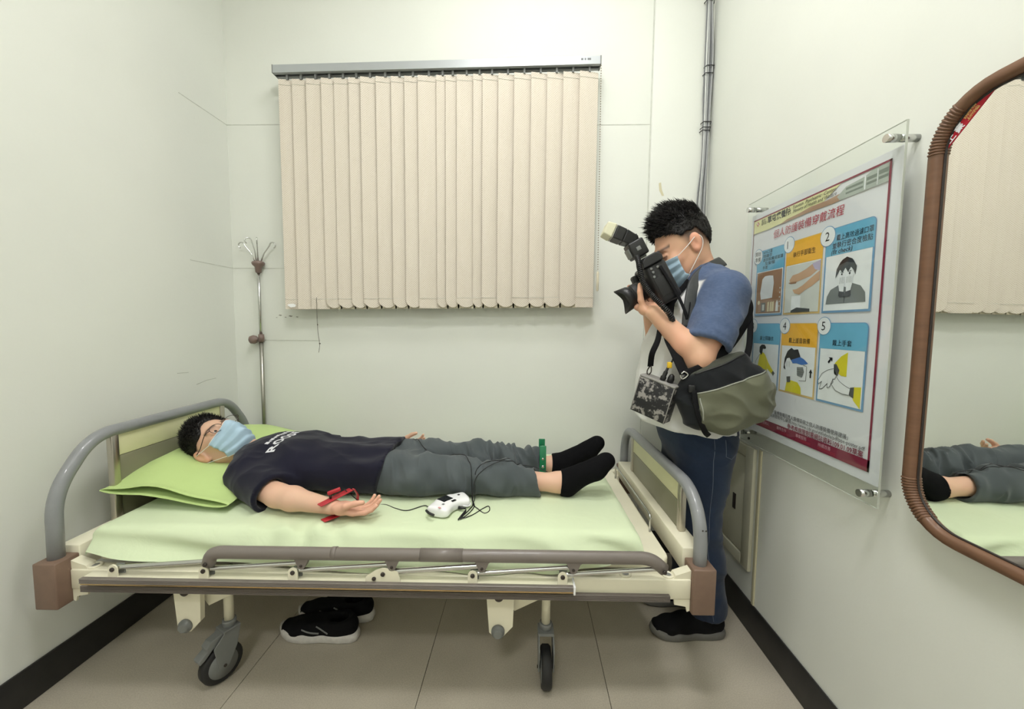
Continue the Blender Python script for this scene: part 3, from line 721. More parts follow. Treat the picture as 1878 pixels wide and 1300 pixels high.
# ================================================================== WALL MIRROR
mir = thing('wall_mirror', 'brown framed wall mirror with rounded corners on the right wall', 'mirror', (XR - 0.014, 0.908, 0.745), math.radians(1.5))
MXB = XR - 0.014
MY0, MY1, MZ0, MZ1 = 0.908, 0.40, 0.752, 1.664
def mirror_mat():
    t = NT('mirror_glass'); b = t.b
    b.inputs['Base Color'].default_value = (0.86, 0.875, 0.85, 1); b.inputs['Metallic'].default_value = 1; b.inputs['Roughness'].default_value = 0.012
    return t.m
M['mirror'] = mirror_mat()
M['mframe'] = mat('brown_wood_frame', (110, 78, 56), 0.5, var=0.12, vscale=14, stretch=(1, 1, 6), coat=0.1)
def rr_path(inset, r, seg=10):
    y0, y1, z0, z1 = MY0 - inset, MY1 + inset, MZ0 + inset, MZ1 - inset; r = max(0.01, r - inset); o = []
    for cy, cz, a0 in ((y0 - r, z1 - r, 0), (y1 + r, z1 - r, 90), (y1 + r, z0 + r, 180), (y0 - r, z0 + r, 270)):
        for k in range(seg + 1):
            a = math.radians(a0 + 90 * k / seg); o.append((cy + r * math.cos(a), cz + r * math.sin(a)))
    return o
R0 = 0.115
prof = [(0.0, 0.0), (0.0, 0.024), (0.003, 0.029), (0.018, 0.030), (0.022, 0.025), (0.024, 0.016), (0.024, 0.0)]
rings = [[Vector((MXB - dpt, y, z)) for y, z in rr_path(ins, R0)] for ins, dpt in prof]
vs_, fs = [], []
for r_ in rings: vs_ += r_
n = len(rings[0])
for i in range(len(rings) - 1):
    for j in range(n): fs.append((i * n + j, i * n + (j + 1) % n, (i + 1) * n + (j + 1) % n, (i + 1) * n + j))
MB().add(vs_, fs, True).build('frame', 'mframe', mir)
gp = rr_path(0.0235, R0)
MB().prism(gp, (MXB - 0.010, 0, 0), (0, 1, 0), (0, 0, 1), -0.005).build('mirror_glass', 'mirror', mir)
M['mirror_lip'] = mat('black_mirror_lip', (38, 30, 26), 0.5)
MB().tube([(MXB - 0.0155, y, z) for y, z in rr_path(0.0250, R0)], 0.0022, 6, closed=True).build('inner_lip', 'mirror_lip', mir)
# fluted wrap on the corners
for cz, a0, a1 in ((MZ1 - R0, 4, 52), (MZ0 + R0, -52, -4)):
    cy = MY0 - R0
    for k in range(15):
        a = math.radians(a0 + (a1 - a0) * k / 14)
        pts = []
        for ins, dpt in prof[:6]:
            rr_ = R0 - ins + (0.0002 if ins < 0.001 else 0)
            pts.append((MXB - dpt - (0.0002 if dpt > 0.01 else 0), cy + rr_ * math.cos(a), cz + rr_ * math.sin(a)))
        MB().tube(pts, 0.0021, 6).build('flute', 'mframe', mir)
# red maker's sticker across the top corner of the glass
pcol('stickred', (176, 34, 50)); pcol('stickblue', (50, 40, 84)); pcol('gold', (214, 170, 110))
sx = MXB - 0.0155
def SV(y, z, L): return Vector((sx - 0.0003 * L, y, z))
A_, B_ = Vector((0.8805, 1.560)), Vector((0.800, 1.640))      # the diagonal (y, z)
corner_pts = [(y, z) for y, z in rr_path(0.0285, R0) if y > 0.79 and z > 1.56]
corner_pts = [(y, z) for y, z in corner_pts if (z - A_.y) * (B_.x - A_.x) - (y - A_.x) * (B_.y - A_.y) < 0]
st = MB().add([SV(A_.x, A_.y, 0)] + [SV(y, z, 0) for y, z in corner_pts] + [SV(B_.x, B_.y, 0)], [tuple(range(len(corner_pts) + 2))]).build('corner_sticker', PC['stickred'], mir)
dv = (B_ - A_).normalized(); nv = Vector((dv.y, -dv.x))
if nv.y < 0: nv = -nv
def ST(a, b, L):
    p = A_ + dv * a + nv * b; return SV(p.x, p.y, L)
MB().add([ST(a, b, 1) for a, b in ((0.028, 0.017), (0.050, 0.036), (0.078, 0.030), (0.085, 0.020), (0.050, 0.018))], [(0, 1, 2, 3, 4)]).build('sticker_patch', PC['stickblue'], st)
MB().add([ST(0.050 + 0.008 * math.cos(k * 0.63), 0.024 + 0.006 * math.sin(k * 0.63), 2) for k in range(10)], [tuple(range(10))]).build('sticker_emblem', PC['gold'], st)
for s, a, b, sz, c_ in (('上', 0.010, 0.003, 0.017, 'white'), ('豪', 0.030, 0.003, 0.017, 'white'), ('玻璃明鏡', 0.054, 0.0105, 0.0065, 'gold'), ('上豪鏡業', 0.054, 0.0030, 0.0065, 'gold')):
    tv, tf = text_geo(s, sz, bold=0.0004)
    MB().add([ST(a + x, b + y, 3) for x, y in tv], tf).build('sticker_text', PC[c_], st)
# ================================================================== HOSPITAL BED
BPIV = (0.5, 1.15, 0.0); BROT = 0.021
bed = thing('hospital_bed', 'adjustable hospital bed with grey tube ends and folded side rail', 'bed', BPIV, BROT)
def end_board(kind, x, tube_pts, up_y, panel, zb):
    nm = kind
    t = MB().tube(round_path(tube_pts, 0.075, 8), 0.0195, 16).build(nm + '_tube', 'grey_tube', bed)
    ztop = max(p[2] for p in tube_pts)
    for y in up_y:
        MB().box((x - 0.011, y - 0.013, zb), (x + 0.011, y + 0.013, ztop - 0.012), 0.004).build(nm + '_upright', 'alu', t)
    y0, y1 = up_y[0] + 0.0135, up_y[1] - 0.0135
    z0, zs, z1 = panel
    MB().box((x - 0.006, y0, zs + 0.0008), (x + 0.006, y1, z1), 0.0015).build(nm + '_upper_panel', 'cream2', t)
    MB().box((x - 0.006, y0, z0), (x + 0.006, y1, zs - 0.0008), 0.0015).build(nm + '_lower_panel', 'olive_panel', t)
xh, xf = -1.408, 0.535
end_board('headboard', xh, [(xh, 1.148, 0.44), (xh, 1.152, 0.672), (xh, 1.268, 0.818), (xh, 1.878, 0.822), (xh, 2.005, 0.672), (xh, 2.008, 0.44)], (1.335, 1.835), (0.50, 0.727, 0.805), 0.50)
end_board('footboard', xf, [(xf, 1.172, 0.44), (xf, 1.172, 0.598), (xf, 1.256, 0.684), (xf, 1.956, 0.684), (xf, 2.030, 0.598), (xf, 2.030, 0.44)], (1.315, 1.865), (0.507, 0.603, 0.668), 0.507)
# corner blocks
for x0, x1, y0, y1 in ((0.503, 0.571, 1.138, 1.206), (0.503, 0.571, 1.996, 2.056), (-1.440, -1.372, 1.112, 1.180), (-1.440, -1.372, 1.978, 2.038)):
    MB().box((x0, y0, 0.337), (x1, y1, 0.478), 0.004).build('corner_block', 'brown_block', bed)
ps = MB().cyl((-1.358, 2.0735, 0.345), (-1.358, 2.0735, 0.455), 0.0135, 16).build('pole_socket', 'dark_bolt', bed)
MB().box((-1.368, 2.036, 0.38), (-1.348, 2.062, 0.43)).build('socket_bracket', 'dark_bolt', ps)
# chips in the enamel of the footboard post
for z, y in ((0.590, 1.1535), (0.586, 1.160)):
    MB().lathe([(0.0001, 0), (0.0028, 0.0003), (0.0001, 0.0006)], (xf - 0.004 + (y - 1.1535) * 2, y, z), axis=(0.1, -1, 0), n=8).build('paint_chip', 'dark_bolt', bed)
# end beams
MB().box((0.497, 1.206, 0.432), (0.560, 1.996, 0.507), 0.003).build('foot_beam', 'cream', bed)
MB().box((-1.436, 1.180, 0.420), (-1.372, 1.978, 0.500), 0.003).build('head_beam', 'cream', bed)
# side beams with gussets
for y0, y1 in ((1.150, 1.192), (1.985, 2.027)):
    sb = MB().box((-1.372, y0, 0.377), (0.503, y1, 0.440), 0.004).build('side_beam', 'cream', bed)
    for x0, x1 in ((0.462, 0.5025), (-1.3715, -1.330)):
        s_ = 1 if x0 > 0 else -1
        MB().prism([(0, 0), (-0.05 * s_, 0), (-0.045 * s_, 0.010), (0, 0.026)], (0.5025 if s_ > 0 else -1.3715, y0 + 0.004, 0.440), (1, 0, 0), (0, 0, 1), -0.030).build('gusset', 'cream', sb)
        MB().prism([(0, 0), (-0.048 * s_, 0), (-0.046 * s_, -0.018), (-0.012 * s_, -0.024), (-0.008 * s_, -0.040), (0, -0.036)], (0.5025 if s_ > 0 else -1.3715, y0 + 0.004, 0.377), (1, 0, 0), (0, 0, 1), -0.006).build('gusset', 'cream', sb)
    if y0 < 1.5:
        for x in (0.312, 0.440, -1.315):
            MB().lathe([(0.018, 0), (0.018, 0.004), (0.012, 0.006), (0.011, 0.001)], (x, 1.172, 0.4395), n=20).build('grommet', 'cream', sb)
            MB().cyl((x, 1.172, 0.440), (x, 1.172, 0.4425), 0.0105, 16).build('grommet_hole', 'grey_plastic', sb)
# cross members under the deck
for x in (-1.1, -0.55, 0.0, 0.38):
    MB().box((x - 0.02, 1.192, 0.392), (x + 0.02, 1.985, 0.430), 0.003).build('cross_member', 'cream', bed)
# deck
def rounded_rect(x0, y0, x1, y1, r, seg=6):
    o = []
    for cx, cy, a0 in ((x1 - r, y1 - r, 0), (x0 + r, y1 - r, 90), (x0 + r, y0 + r, 180), (x1 - r, y0 + r, 270)):
        for k in range(seg + 1):
            a = math.radians(a0 + 90 * k / seg); o.append((cx + r * math.cos(a), cy + r * math.sin(a)))
    return o
MB().prism(rounded_rect(-1.345, 1.196, 0.458, 1.972, 0.035), (0, 0, 0.443), (1, 0, 0), (0, 1, 0), 0.032).build('deck', 'cream', bed, bevel=0.006)
MB().tube(round_path([(0.448, 1.362, 0.473), (0.448, 1.362, 0.535), (0.448, 1.850, 0.535), (0.448, 1.850, 0.473)], 0.015, 5), 0.0042, 8).build('mattress_stop', 'chrome', bed)

# aluminium bumper strips along the front
def ribbed(name, x0, x1, y, z0, z1, n, m, parent):
    """extruded strip with n ribs proud of the face y"""
    mb = MB(); h = (z1 - z0) / n
    prof = [(y + 0.012, z0)]
    for k in range(n):
        a = z0 + k * h
        prof += [(y + 0.0016, a), (y, a + 0.2 * h), (y, a + 0.8 * h), (y + 0.0016, a + h)]
    prof.append((y + 0.012, z1))
    k = len(prof)
    mb.add([(x0, a, b) for a, b in prof] + [(x1, a, b) for a, b in prof], [tuple(range(k)), tuple(reversed(range(k, 2 * k)))] + [(i, (i + 1) % k, k + (i + 1) % k, k + i) for i in range(k)])
    return mb.build(name, m, parent)
ribbed('lower_bumper', -1.330, 0.437, 1.1375, 0.377, 0.396, 4, 'taupe_dark', bed)
M['gold_alu'] = mat('pale_gold_aluminium', (206, 176, 128), 0.25, metal=0.9)

sr = MB().box((-1.296, 1.116, 0.4215), (0.149, 1.1495, 0.440), 0.002).build('rail_channel', 'cream', bed)
ribbed('channel_strip', -1.296, 0.146, 1.106, 0.4250, 0.440, 3, 'taupe', sr)
ribbed('channel_strip', -1.296, 0.146, 1.109, 0.4190, 0.4245, 1, 'gold_alu', sr)
MB().box((0.1465, 1.105, 0.416), (0.153, 1.150, 0.442), 0.002).build('channel_end_cap', 'white_plastic', sr)
RZ, RY = 0.517, 1.128
lo_x = [-1.207, -0.937, -0.673, -0.408, -0.146, 0.116]; hi_x = [-0.925, -0.648, -0.382, -0.119, 0.147, 0.407]
rt = MB().tube(round_path([(-0.928, RY, 0.478), (-0.918, RY, 0.516), (0.372, RY, 0.519), (0.412, RY, 0.485)], 0.035, 7), 0.0185, 14, r2=0.016).build('side_rail_tube', 'taupe', bed)
for x0, x1 in ((-0.560, -0.545), (-0.300, -0.175)):
    MB().tube([(x0, RY, 0.5178), (x1, RY, 0.5182)], 0.0192, 14, r2=0.0167).build('rail_sleeve', 'taupe', rt)
for i in range(6):
    x = lo_x[i]
    if i != 3:
        br = MB().prism([(-0.014, 0), (0.014, 0), (0.014, 0.022)] + [(0.014 * math.cos(a), 0.024 + 0.014 * math.sin(a)) for a in (0.4, 0.8, 1.2, 1.57, 1.95, 2.35, 2.75)] + [(-0.014, 0.022)], (x, 1.122, 0.439), (1, 0, 0), (0, 0, 1), 0.004)
    else:
        br = MB().prism([(-0.052, 0), (0.050, 0), (0.050, 0.010), (0.042, 0.030), (0.022, 0.040), (0.0, 0.042), (-0.020, 0.036), (-0.050, 0.016)], (x, 1.122, 0.439), (1, 0, 0), (0, 0, 1), 0.004)
    b_ = br.build('rail_bracket', 'cream', sr)
    MB().prism([(-0.012, 0), (0.012, 0), (0.012, 0.03), (-0.012, 0.03)], (x + 0.004, 1.142, 0.439), (1, 0, 0), (0, 0, 1), 0.004).build('rail_bracket_back', 'grey_plastic', sr)
    MB().lathe([(0.0065, 0), (0.0065, 0.003), (0.004, 0.0045)], (x, 1.118, 0.463), axis=(0, -1, 0), n=12).build('bolt', 'dark_bolt', b_)
    if i == 3: MB().lathe([(0.006, 0), (0.006, 0.003), (0.004, 0.0045)], (x - 0.026, 1.118, 0.449), axis=(0, -1, 0), n=12).build('bolt', 'dark_bolt', b_)
    a = Vector((x, 1.130, 0.463)); b = Vector((hi_x[i], 1.130, 0.487))
    MB().tube([a, a.lerp(b, 0.06), a.lerp(b, 0.94), b], 0.0068 if i != 3 else 0.0085, 10, radii=[0.009, 0.0065 if i != 3 else 0.0085, 0.0065 if i != 3 else 0.0085, 0.006]).build('rail_link', 'chrome', bed)
    xx = hi_x[i]
    if 0 < i < 5:
        lg = MB().prism([(-0.042, 0.024), (-0.020, 0.016), (-0.012, -0.002)] + [(0.011 * math.cos(a_), -0.004 + 0.011 * math.sin(a_)) for a_ in (-2.9, -2.3, -1.57, -0.9, -0.3)] + [(0.014, 0.0), (0.020, 0.014), (0.038, 0.024)], (xx, 1.118, 0.487), (1, 0, 0), (0, 0, 1), -0.020).build('rail_lug', 'taupe', rt)
        MB().lathe([(0.0045, 0), (0.0045, 0.002), (0.003, 0.003)], (xx, 1.118, 0.484), axis=(0, -1, 0), n=10).build('rivet', 'dark_bolt', lg)
    else:
        MB().lathe([(0.006, 0), (0.006, 0.003), (0.004, 0.004)], (xx, 1.111, 0.487), axis=(0, -1, 0), n=10).build('rivet', 'dark_bolt', rt)

# leg plates, stems and castors
for x0, far in ((-1.058, 0), (-0.068, 0), (-1.058, 1), (-0.068, 1)):
    y = 1.196 if not far else 1.97
    pl = MB().prism([(-0.045, 0.0), (0.045, 0.0), (0.040, -0.13), (0.022, -0.150), (0.008, -0.166), (-0.016, -0.166), (-0.034, -0.150)], (x0, y, 0.3765), (1, 0, 0), (0, 0, 1), -0.018).build('leg_plate', 'cream', bed)
    if not far:
        MB().lathe([(0.021, 0), (0.021, 0.008), (0.015, 0.009), (0.015, 0.016), (0.012, 0.018)], (x0 - 0.006, y, 0.232), axis=(0, -1, 0), n=18).build('pivot_bolt', 'grey_plastic', pl)
        MB().lathe([(0.014, 0), (0.014, 0.006), (0.010, 0.008)], (x0 - 0.004, y, 0.345), axis=(0, -1, 0), n=18).build('pivot_bolt', 'dark_bolt', pl)
    MB().prism([(0.02, -0.06), (0.20, -0.002), (0.24, -0.002), (0.045, -0.10)], (x0, y + 0.03, 0.3765), (1, 0, 0), (0, 0, 1), -0.012).build('leg_brace', 'cream', bed)
def caster(x, y, ang, brake):
    c_ = MB().cyl((x, y, 0.195), (x, y, 0.340), 0.0148, 16).build('caster_stem', 'cream', bed)
    MB().cyl((x, y, 0.338), (x, y, 0.377), 0.018, 16).build('stem_socket', 'dark_bolt', c_)
    ca, sa = math.cos(ang), math.sin(ang)
    def L(a, b, z): return Vector((x + ca * a - sa * b, y + sa * a + ca * b, z))   # a: trail, b: axle
    R = 0.0625; ax = 0.030
    MB().lathe([(0.017, 0.0), (0.019, 0.004), (0.021, 0.018), (0.020, 0.024)], (x, y, 0.172), n=18).build('swivel_collar', 'grey_plastic', c_)
    fk = MB()
    for s in (-1, 1):
        o = [(-0.022, 0.172), (0.024, 0.172), (ax + 0.030, 0.135), (ax + 0.016, 0.055), (ax - 0.014, 0.055), (-0.010, 0.110)]
        A = [L(a, s * 0.0215, z) for a, z in o]; B = [L(a, s * 0.0262, z) for a, z in o]; k = len(o)
        fk.add(A + B, [tuple(range(k)), tuple(reversed(range(k, 2 * k)))] + [(i, (i + 1) % k, k + (i + 1) % k, k + i) for i in range(k)])
    o = [L(-0.022, -0.0262, 0.166), L(0.030, -0.0262, 0.166), L(0.030, 0.0262, 0.166), L(-0.022, 0.0262, 0.166)]
    fk.add(o + [p + Vector((0, 0, 0.010)) for p in o], [(0, 1, 2, 3), (7, 6, 5, 4), (0, 4, 5, 1), (1, 5, 6, 2), (2, 6, 7, 3), (3, 7, 4, 0)])
    fk.build('caster_fork', 'grey_plastic', c_, bevel=0.002)
    axd = L(0, 1, 0) - L(0, 0, 0); cen = L(ax, 0, R)
    MB().lathe([(0.040, -0.016), (R - 0.006, -0.0165), (R, -0.010), (R, 0.010), (R - 0.006, 0.0165), (0.040, 0.016)], cen, axis=axd, n=32).build('wheel_tyre', 'rubber', c_)
    MB().lathe([(0.006, -0.0195), (0.014, -0.0190), (0.018, -0.0165), (0.044, -0.0172), (0.044, 0.0172), (0.018, 0.0165), (0.014, 0.0190), (0.006, 0.0195)], cen, axis=axd, n=28).build('wheel_hub', 'grey_plastic', c_)
    MB().cyl(cen - axd * 0.029, cen + axd * 0.029, 0.005, 10).build('axle', 'dark_bolt', c_)
    if brake:
        MB().prism([(0.0, 0.178), (0.065, 0.160), (0.078, 0.146), (0.074, 0.136), (0.100, 0.118), (0.096, 0.104), (0.080, 0.112), (0.058, 0.132), (0.02, 0.140), (0.0, 0.15)], L(0, -0.017, 0), Vector((ca, sa, 0)), (0, 0, 1), -0.034).build('brake_pedal', 'grey_plastic', c_, bevel=0.003)
caster(-0.985, 1.275, math.radians(-118), True)
caster(0.083, 1.285, math.radians(-90), False)
caster(-0.985, 1.90, math.radians(120), False)
caster(0.083, 1.90, math.radians(60), False)

# ================================================================== MATTRESS with fitted sheet
def fabric(name, c0, c1, bump=0.25, fold=0.0):
    t = NT(name); b = t.b
    tc = t.new('ShaderNodeTexCoord')
    n1 = t.new('ShaderNodeTexNoise'); n1.inputs['Scale'].default_value = 5; n1.inputs['Detail'].default_value = 4
    t.link(tc, 'Object', n1, 'Vector')
    mx = t.new('ShaderNodeMix', data_type='RGBA'); mx.inputs[6].default_value = srgb(*c0); mx.inputs[7].default_value = srgb(*c1)
    t.link(n1, 'Fac', mx, 0); t.link(mx, 2, b, 'Base Color')
    b.inputs['Roughness'].default_value = 0.85; b.inputs['Specular IOR Level'].default_value = 0.2; b.inputs['Sheen Weight'].default_value = 0.1
    n2 = t.new('ShaderNodeTexNoise'); n2.inputs['Scale'].default_value = 420; t.link(tc, 'Object', n2, 'Vector')
    bp = t.new('ShaderNodeBump'); bp.inputs['Strength'].default_value = bump; bp.inputs['Distance'].default_value = 0.0008
    t.link(n2, 'Fac', bp, 'Height')
    if fold:
        n3 = t.new('ShaderNodeTexNoise'); n3.inputs['Scale'].default_value = 9; n3.inputs['Detail'].default_value = 3; n3.inputs['Distortion'].default_value = 1.2
        t.link(tc, 'Object', n3, 'Vector')
        b2 = t.new('ShaderNodeBump'); b2.inputs['Strength'].default_value = fold; b2.inputs['Distance'].default_value = 0.02
        t.link(n3, 'Fac', b2, 'Height'); t.link(bp, 'Normal', b2, 'Normal'); t.link(b2, 'Normal', b, 'Normal')
    else:
        t.link(bp, 'Normal', b, 'Normal')
    return t.m
M['sheet'] = fabric('pale_green_sheet', (207, 220, 183), (215, 227, 193), 0.2, 0.18)
M['pillow'] = fabric('lime_green_pillowcase', (182, 205, 132), (192, 214, 144), 0.2, 0.15)
mattress = thing('mattress', 'thin mattress under a pale green fitted sheet on the bed', 'mattress', (BPIV[0], BPIV[1], 0.0), BROT)
MB().prism(rounded_rect(-1.320, 1.212, 0.345, 1.958, 0.03), (0, 0, 0.4755), (1, 0, 0), (0, 1, 0), 0.055).build('mattress_core', 'white_plastic', mattress)
MX0, MX1, MYF, MYB, MT = -1.345, 0.368, 1.196, 1.985, 0.553
def fold(t, a, b, r):
    """unrolled coordinate -> (position, drop) for an edge-rounded slab between a and b"""
    q = r * math.pi / 2
    if t < a + r:
        s = a + r - t
        if s < q: return a + r - r * math.sin(s / r), r - r * math.cos(s / r)
        return a, r + (s - q)
    if t > b - r:
        s = t - (b - r)
        if s < q: return b - r + r * math.sin(s / r), r - r * math.cos(s / r)
        return b, r + (s - q)
    return t, 0.0
rng = np.random.default_rng(3)
vs_, fs = [], []
NA, NB = 200, 110
r_e = 0.030
def hem_drop(x):
    # how far the sheet hangs below the top edge along the front
    return float(np.interp(x, [-1.36, -1.25, -1.0, -0.8, -0.5, -0.1, 0.05, 0.15, 0.25, 0.36], [0.066, 0.078, 0.094, 0.102, 0.110, 0.111, 0.110, 0.098, 0.080, 0.062]))
for i in range(NA + 1):
    ta = (MX0 - 0.045) + (MX1 - MX0 + 0.09) * i / NA
    for j in range(NB + 1):
        x, dx = fold(ta, MX0, MX1, r_e)
        front = MYF + 2 * r_e - r_e * math.pi / 2 - hem_drop(x)
        tb = front + (MYB + 0.05 - front) * j / NB
        y, dy = fold(tb, MYF, MYB, r_e)
        d = (dx ** 3 + dy ** 3) ** (1 / 3) if (dx > 0 and dy > 0) else dx + dy
        # wrinkles: long diagonal pulls on the front drop, soft dents on top
        side = min(1.0, dy / 0.05) if tb < 1.5 else 0.0
        # gathered pleats by the hand and long sweeps at the head end
        g1 = math.exp(-((x + 0.66) / 0.16) ** 2)
        w1 = g1 * math.sin(58 * (x + 0.66) + 24 * (tb - 1.2)) * (0.011 * math.exp(-((tb - 1.205) / 0.055) ** 2))
        w2 = 0.018 * side * math.sin(8 * (x + 1.36) - 60 * dy) * math.exp(-((x + 1.08) / 0.32) ** 2)
        w3 = 0.012 * side * math.sin(24 * x - 70 * dy + 1.0) * math.exp(-((x - 0.20) / 0.18) ** 2)
        w4 = 0.0045 * math.sin(7.3 * x + 11 * tb) * math.sin(5.1 * x - 9.4 * tb + 1.3)
        w5 = 0.008 * side * math.sin(15 * x + 2.0 * math.sin(4 * x) - 20 * dy)
        topw = 0.0 if dy + dx > 0.004 else 1.0
        sx_ = 0.0025 * math.sin(40 * tb) if dx > 0.02 else 0
        z = MT - d + w1 * (1 if side < .5 else 0.4) + w4 * topw
        yy = y - (w2 + w3 + w5 + 0.6 * w1 * side) - 0.012 * side - 0.024 * min(1.0, max(0.0, (dy - 0.03) / 0.06)) if tb < 1.5 else y
        vs_.append((x + sx_, yy, max(z, 0.4765) if dx > 0 and dy < 0.012 else z))
for i in range(NA):
    for j in range(NB):
        q = i * (NB + 1) + j; fs.append((q, q + 1, q + NB + 2, q + NB + 1))
sh = MB().add(vs_, fs, True).build('fitted_sheet', 'sheet', mattress)

# ================================================================== PILLOW (open pillowcase end towards the camera)
pc = Vector((-1.205, 1.62, 0.0)); vs_, fs = [], []
NR, NTH = 46, 56
for i in range(NR + 1):
    t_ = i / NR                           # 0 = open front end, 1 = far end
    y = 1.262 + 0.718 * t_
    # thickness swells from the flat open hem and closes at the far end
    th = float(np.interp(t_, [0, 0.04, 0.10, 0.22, 0.45, 0.75, 0.92, 0.985, 1.0], [0.016, 0.015, 0.022, 0.042, 0.052, 0.052, 0.036, 0.012, 0.001]))
    hw = float(np.interp(t_, [0, 0.10, 0.30, 0.6, 0.85, 1.0], [0.222, 0.215, 0.205, 0.205, 0.21, 0.215]))
    for k in range(NTH):
        a = 2 * math.pi * k / NTH
        cx = math.copysign(abs(math.cos(a)) ** 0.8, math.cos(a)); sz_ = math.copysign(abs(math.sin(a)) ** 1.15, math.sin(a))
        x = pc.x + hw * cx
        top = math.sin(a) > 0
        base = 0.5615 + float(np.interp(x, [-1.43, -1.30, -1.15, -0.98], [0.058, 0.050, 0.022, 0.006]))
        base -= 0.012 * math.exp(-(t_ / 0.08) ** 2) * (1 - cx) * 0.5
        z = base + th * (1 + sz_) + (0.0 if not top else 0.012 * math.exp(-((t_ - 0.55) / 0.3) ** 2) * (1 - cx * cx))
        # head dent, wrinkles radiating to the corners
        if top:
            hd = math.exp(-(((x + 1.21) / 0.12) ** 2 + ((y - 1.50) / 0.13) ** 2)); z -= 0.045 * hd
            z += 0.0035 * math.sin(38 * (x + 0.5 * y)) * math.exp(-((t_ - 0.22) / 0.16) ** 2) + 0.003 * math.sin(30 * y + 14 * x) * (1 - cx * cx) * t_
        if t_ < 0.16:
            z += (0.005 * math.sin(15 * x + 1.0) + (0.004 if top else -0.001) * math.sin(24 * x)) * (1 - t_ / 0.16) * (1 - cx ** 4)
        vs_.append((x - 0.10 * 0.0, y + 0.012 * math.sin(9 * x) * (1 - t_) + (0.0 if top else -0.004 * (1 - t_)), max(z, 0.5545)))
for i in range(NR):
    for k in range(NTH):
        k2 = (k + 1) % NTH
        fs.append((i * NTH + k, i * NTH + k2, (i + 1) * NTH + k2, (i + 1) * NTH + k))
pillow = MB().add(vs_, fs, True).build('pillow', 'pillow')
md = pillow.modifiers.new('cloth', 'SOLIDIFY'); md.thickness = 0.002; md.offset = -1
tag(pillow, 'lime green pillow with open pillowcase end under the lying man', 'pillow')
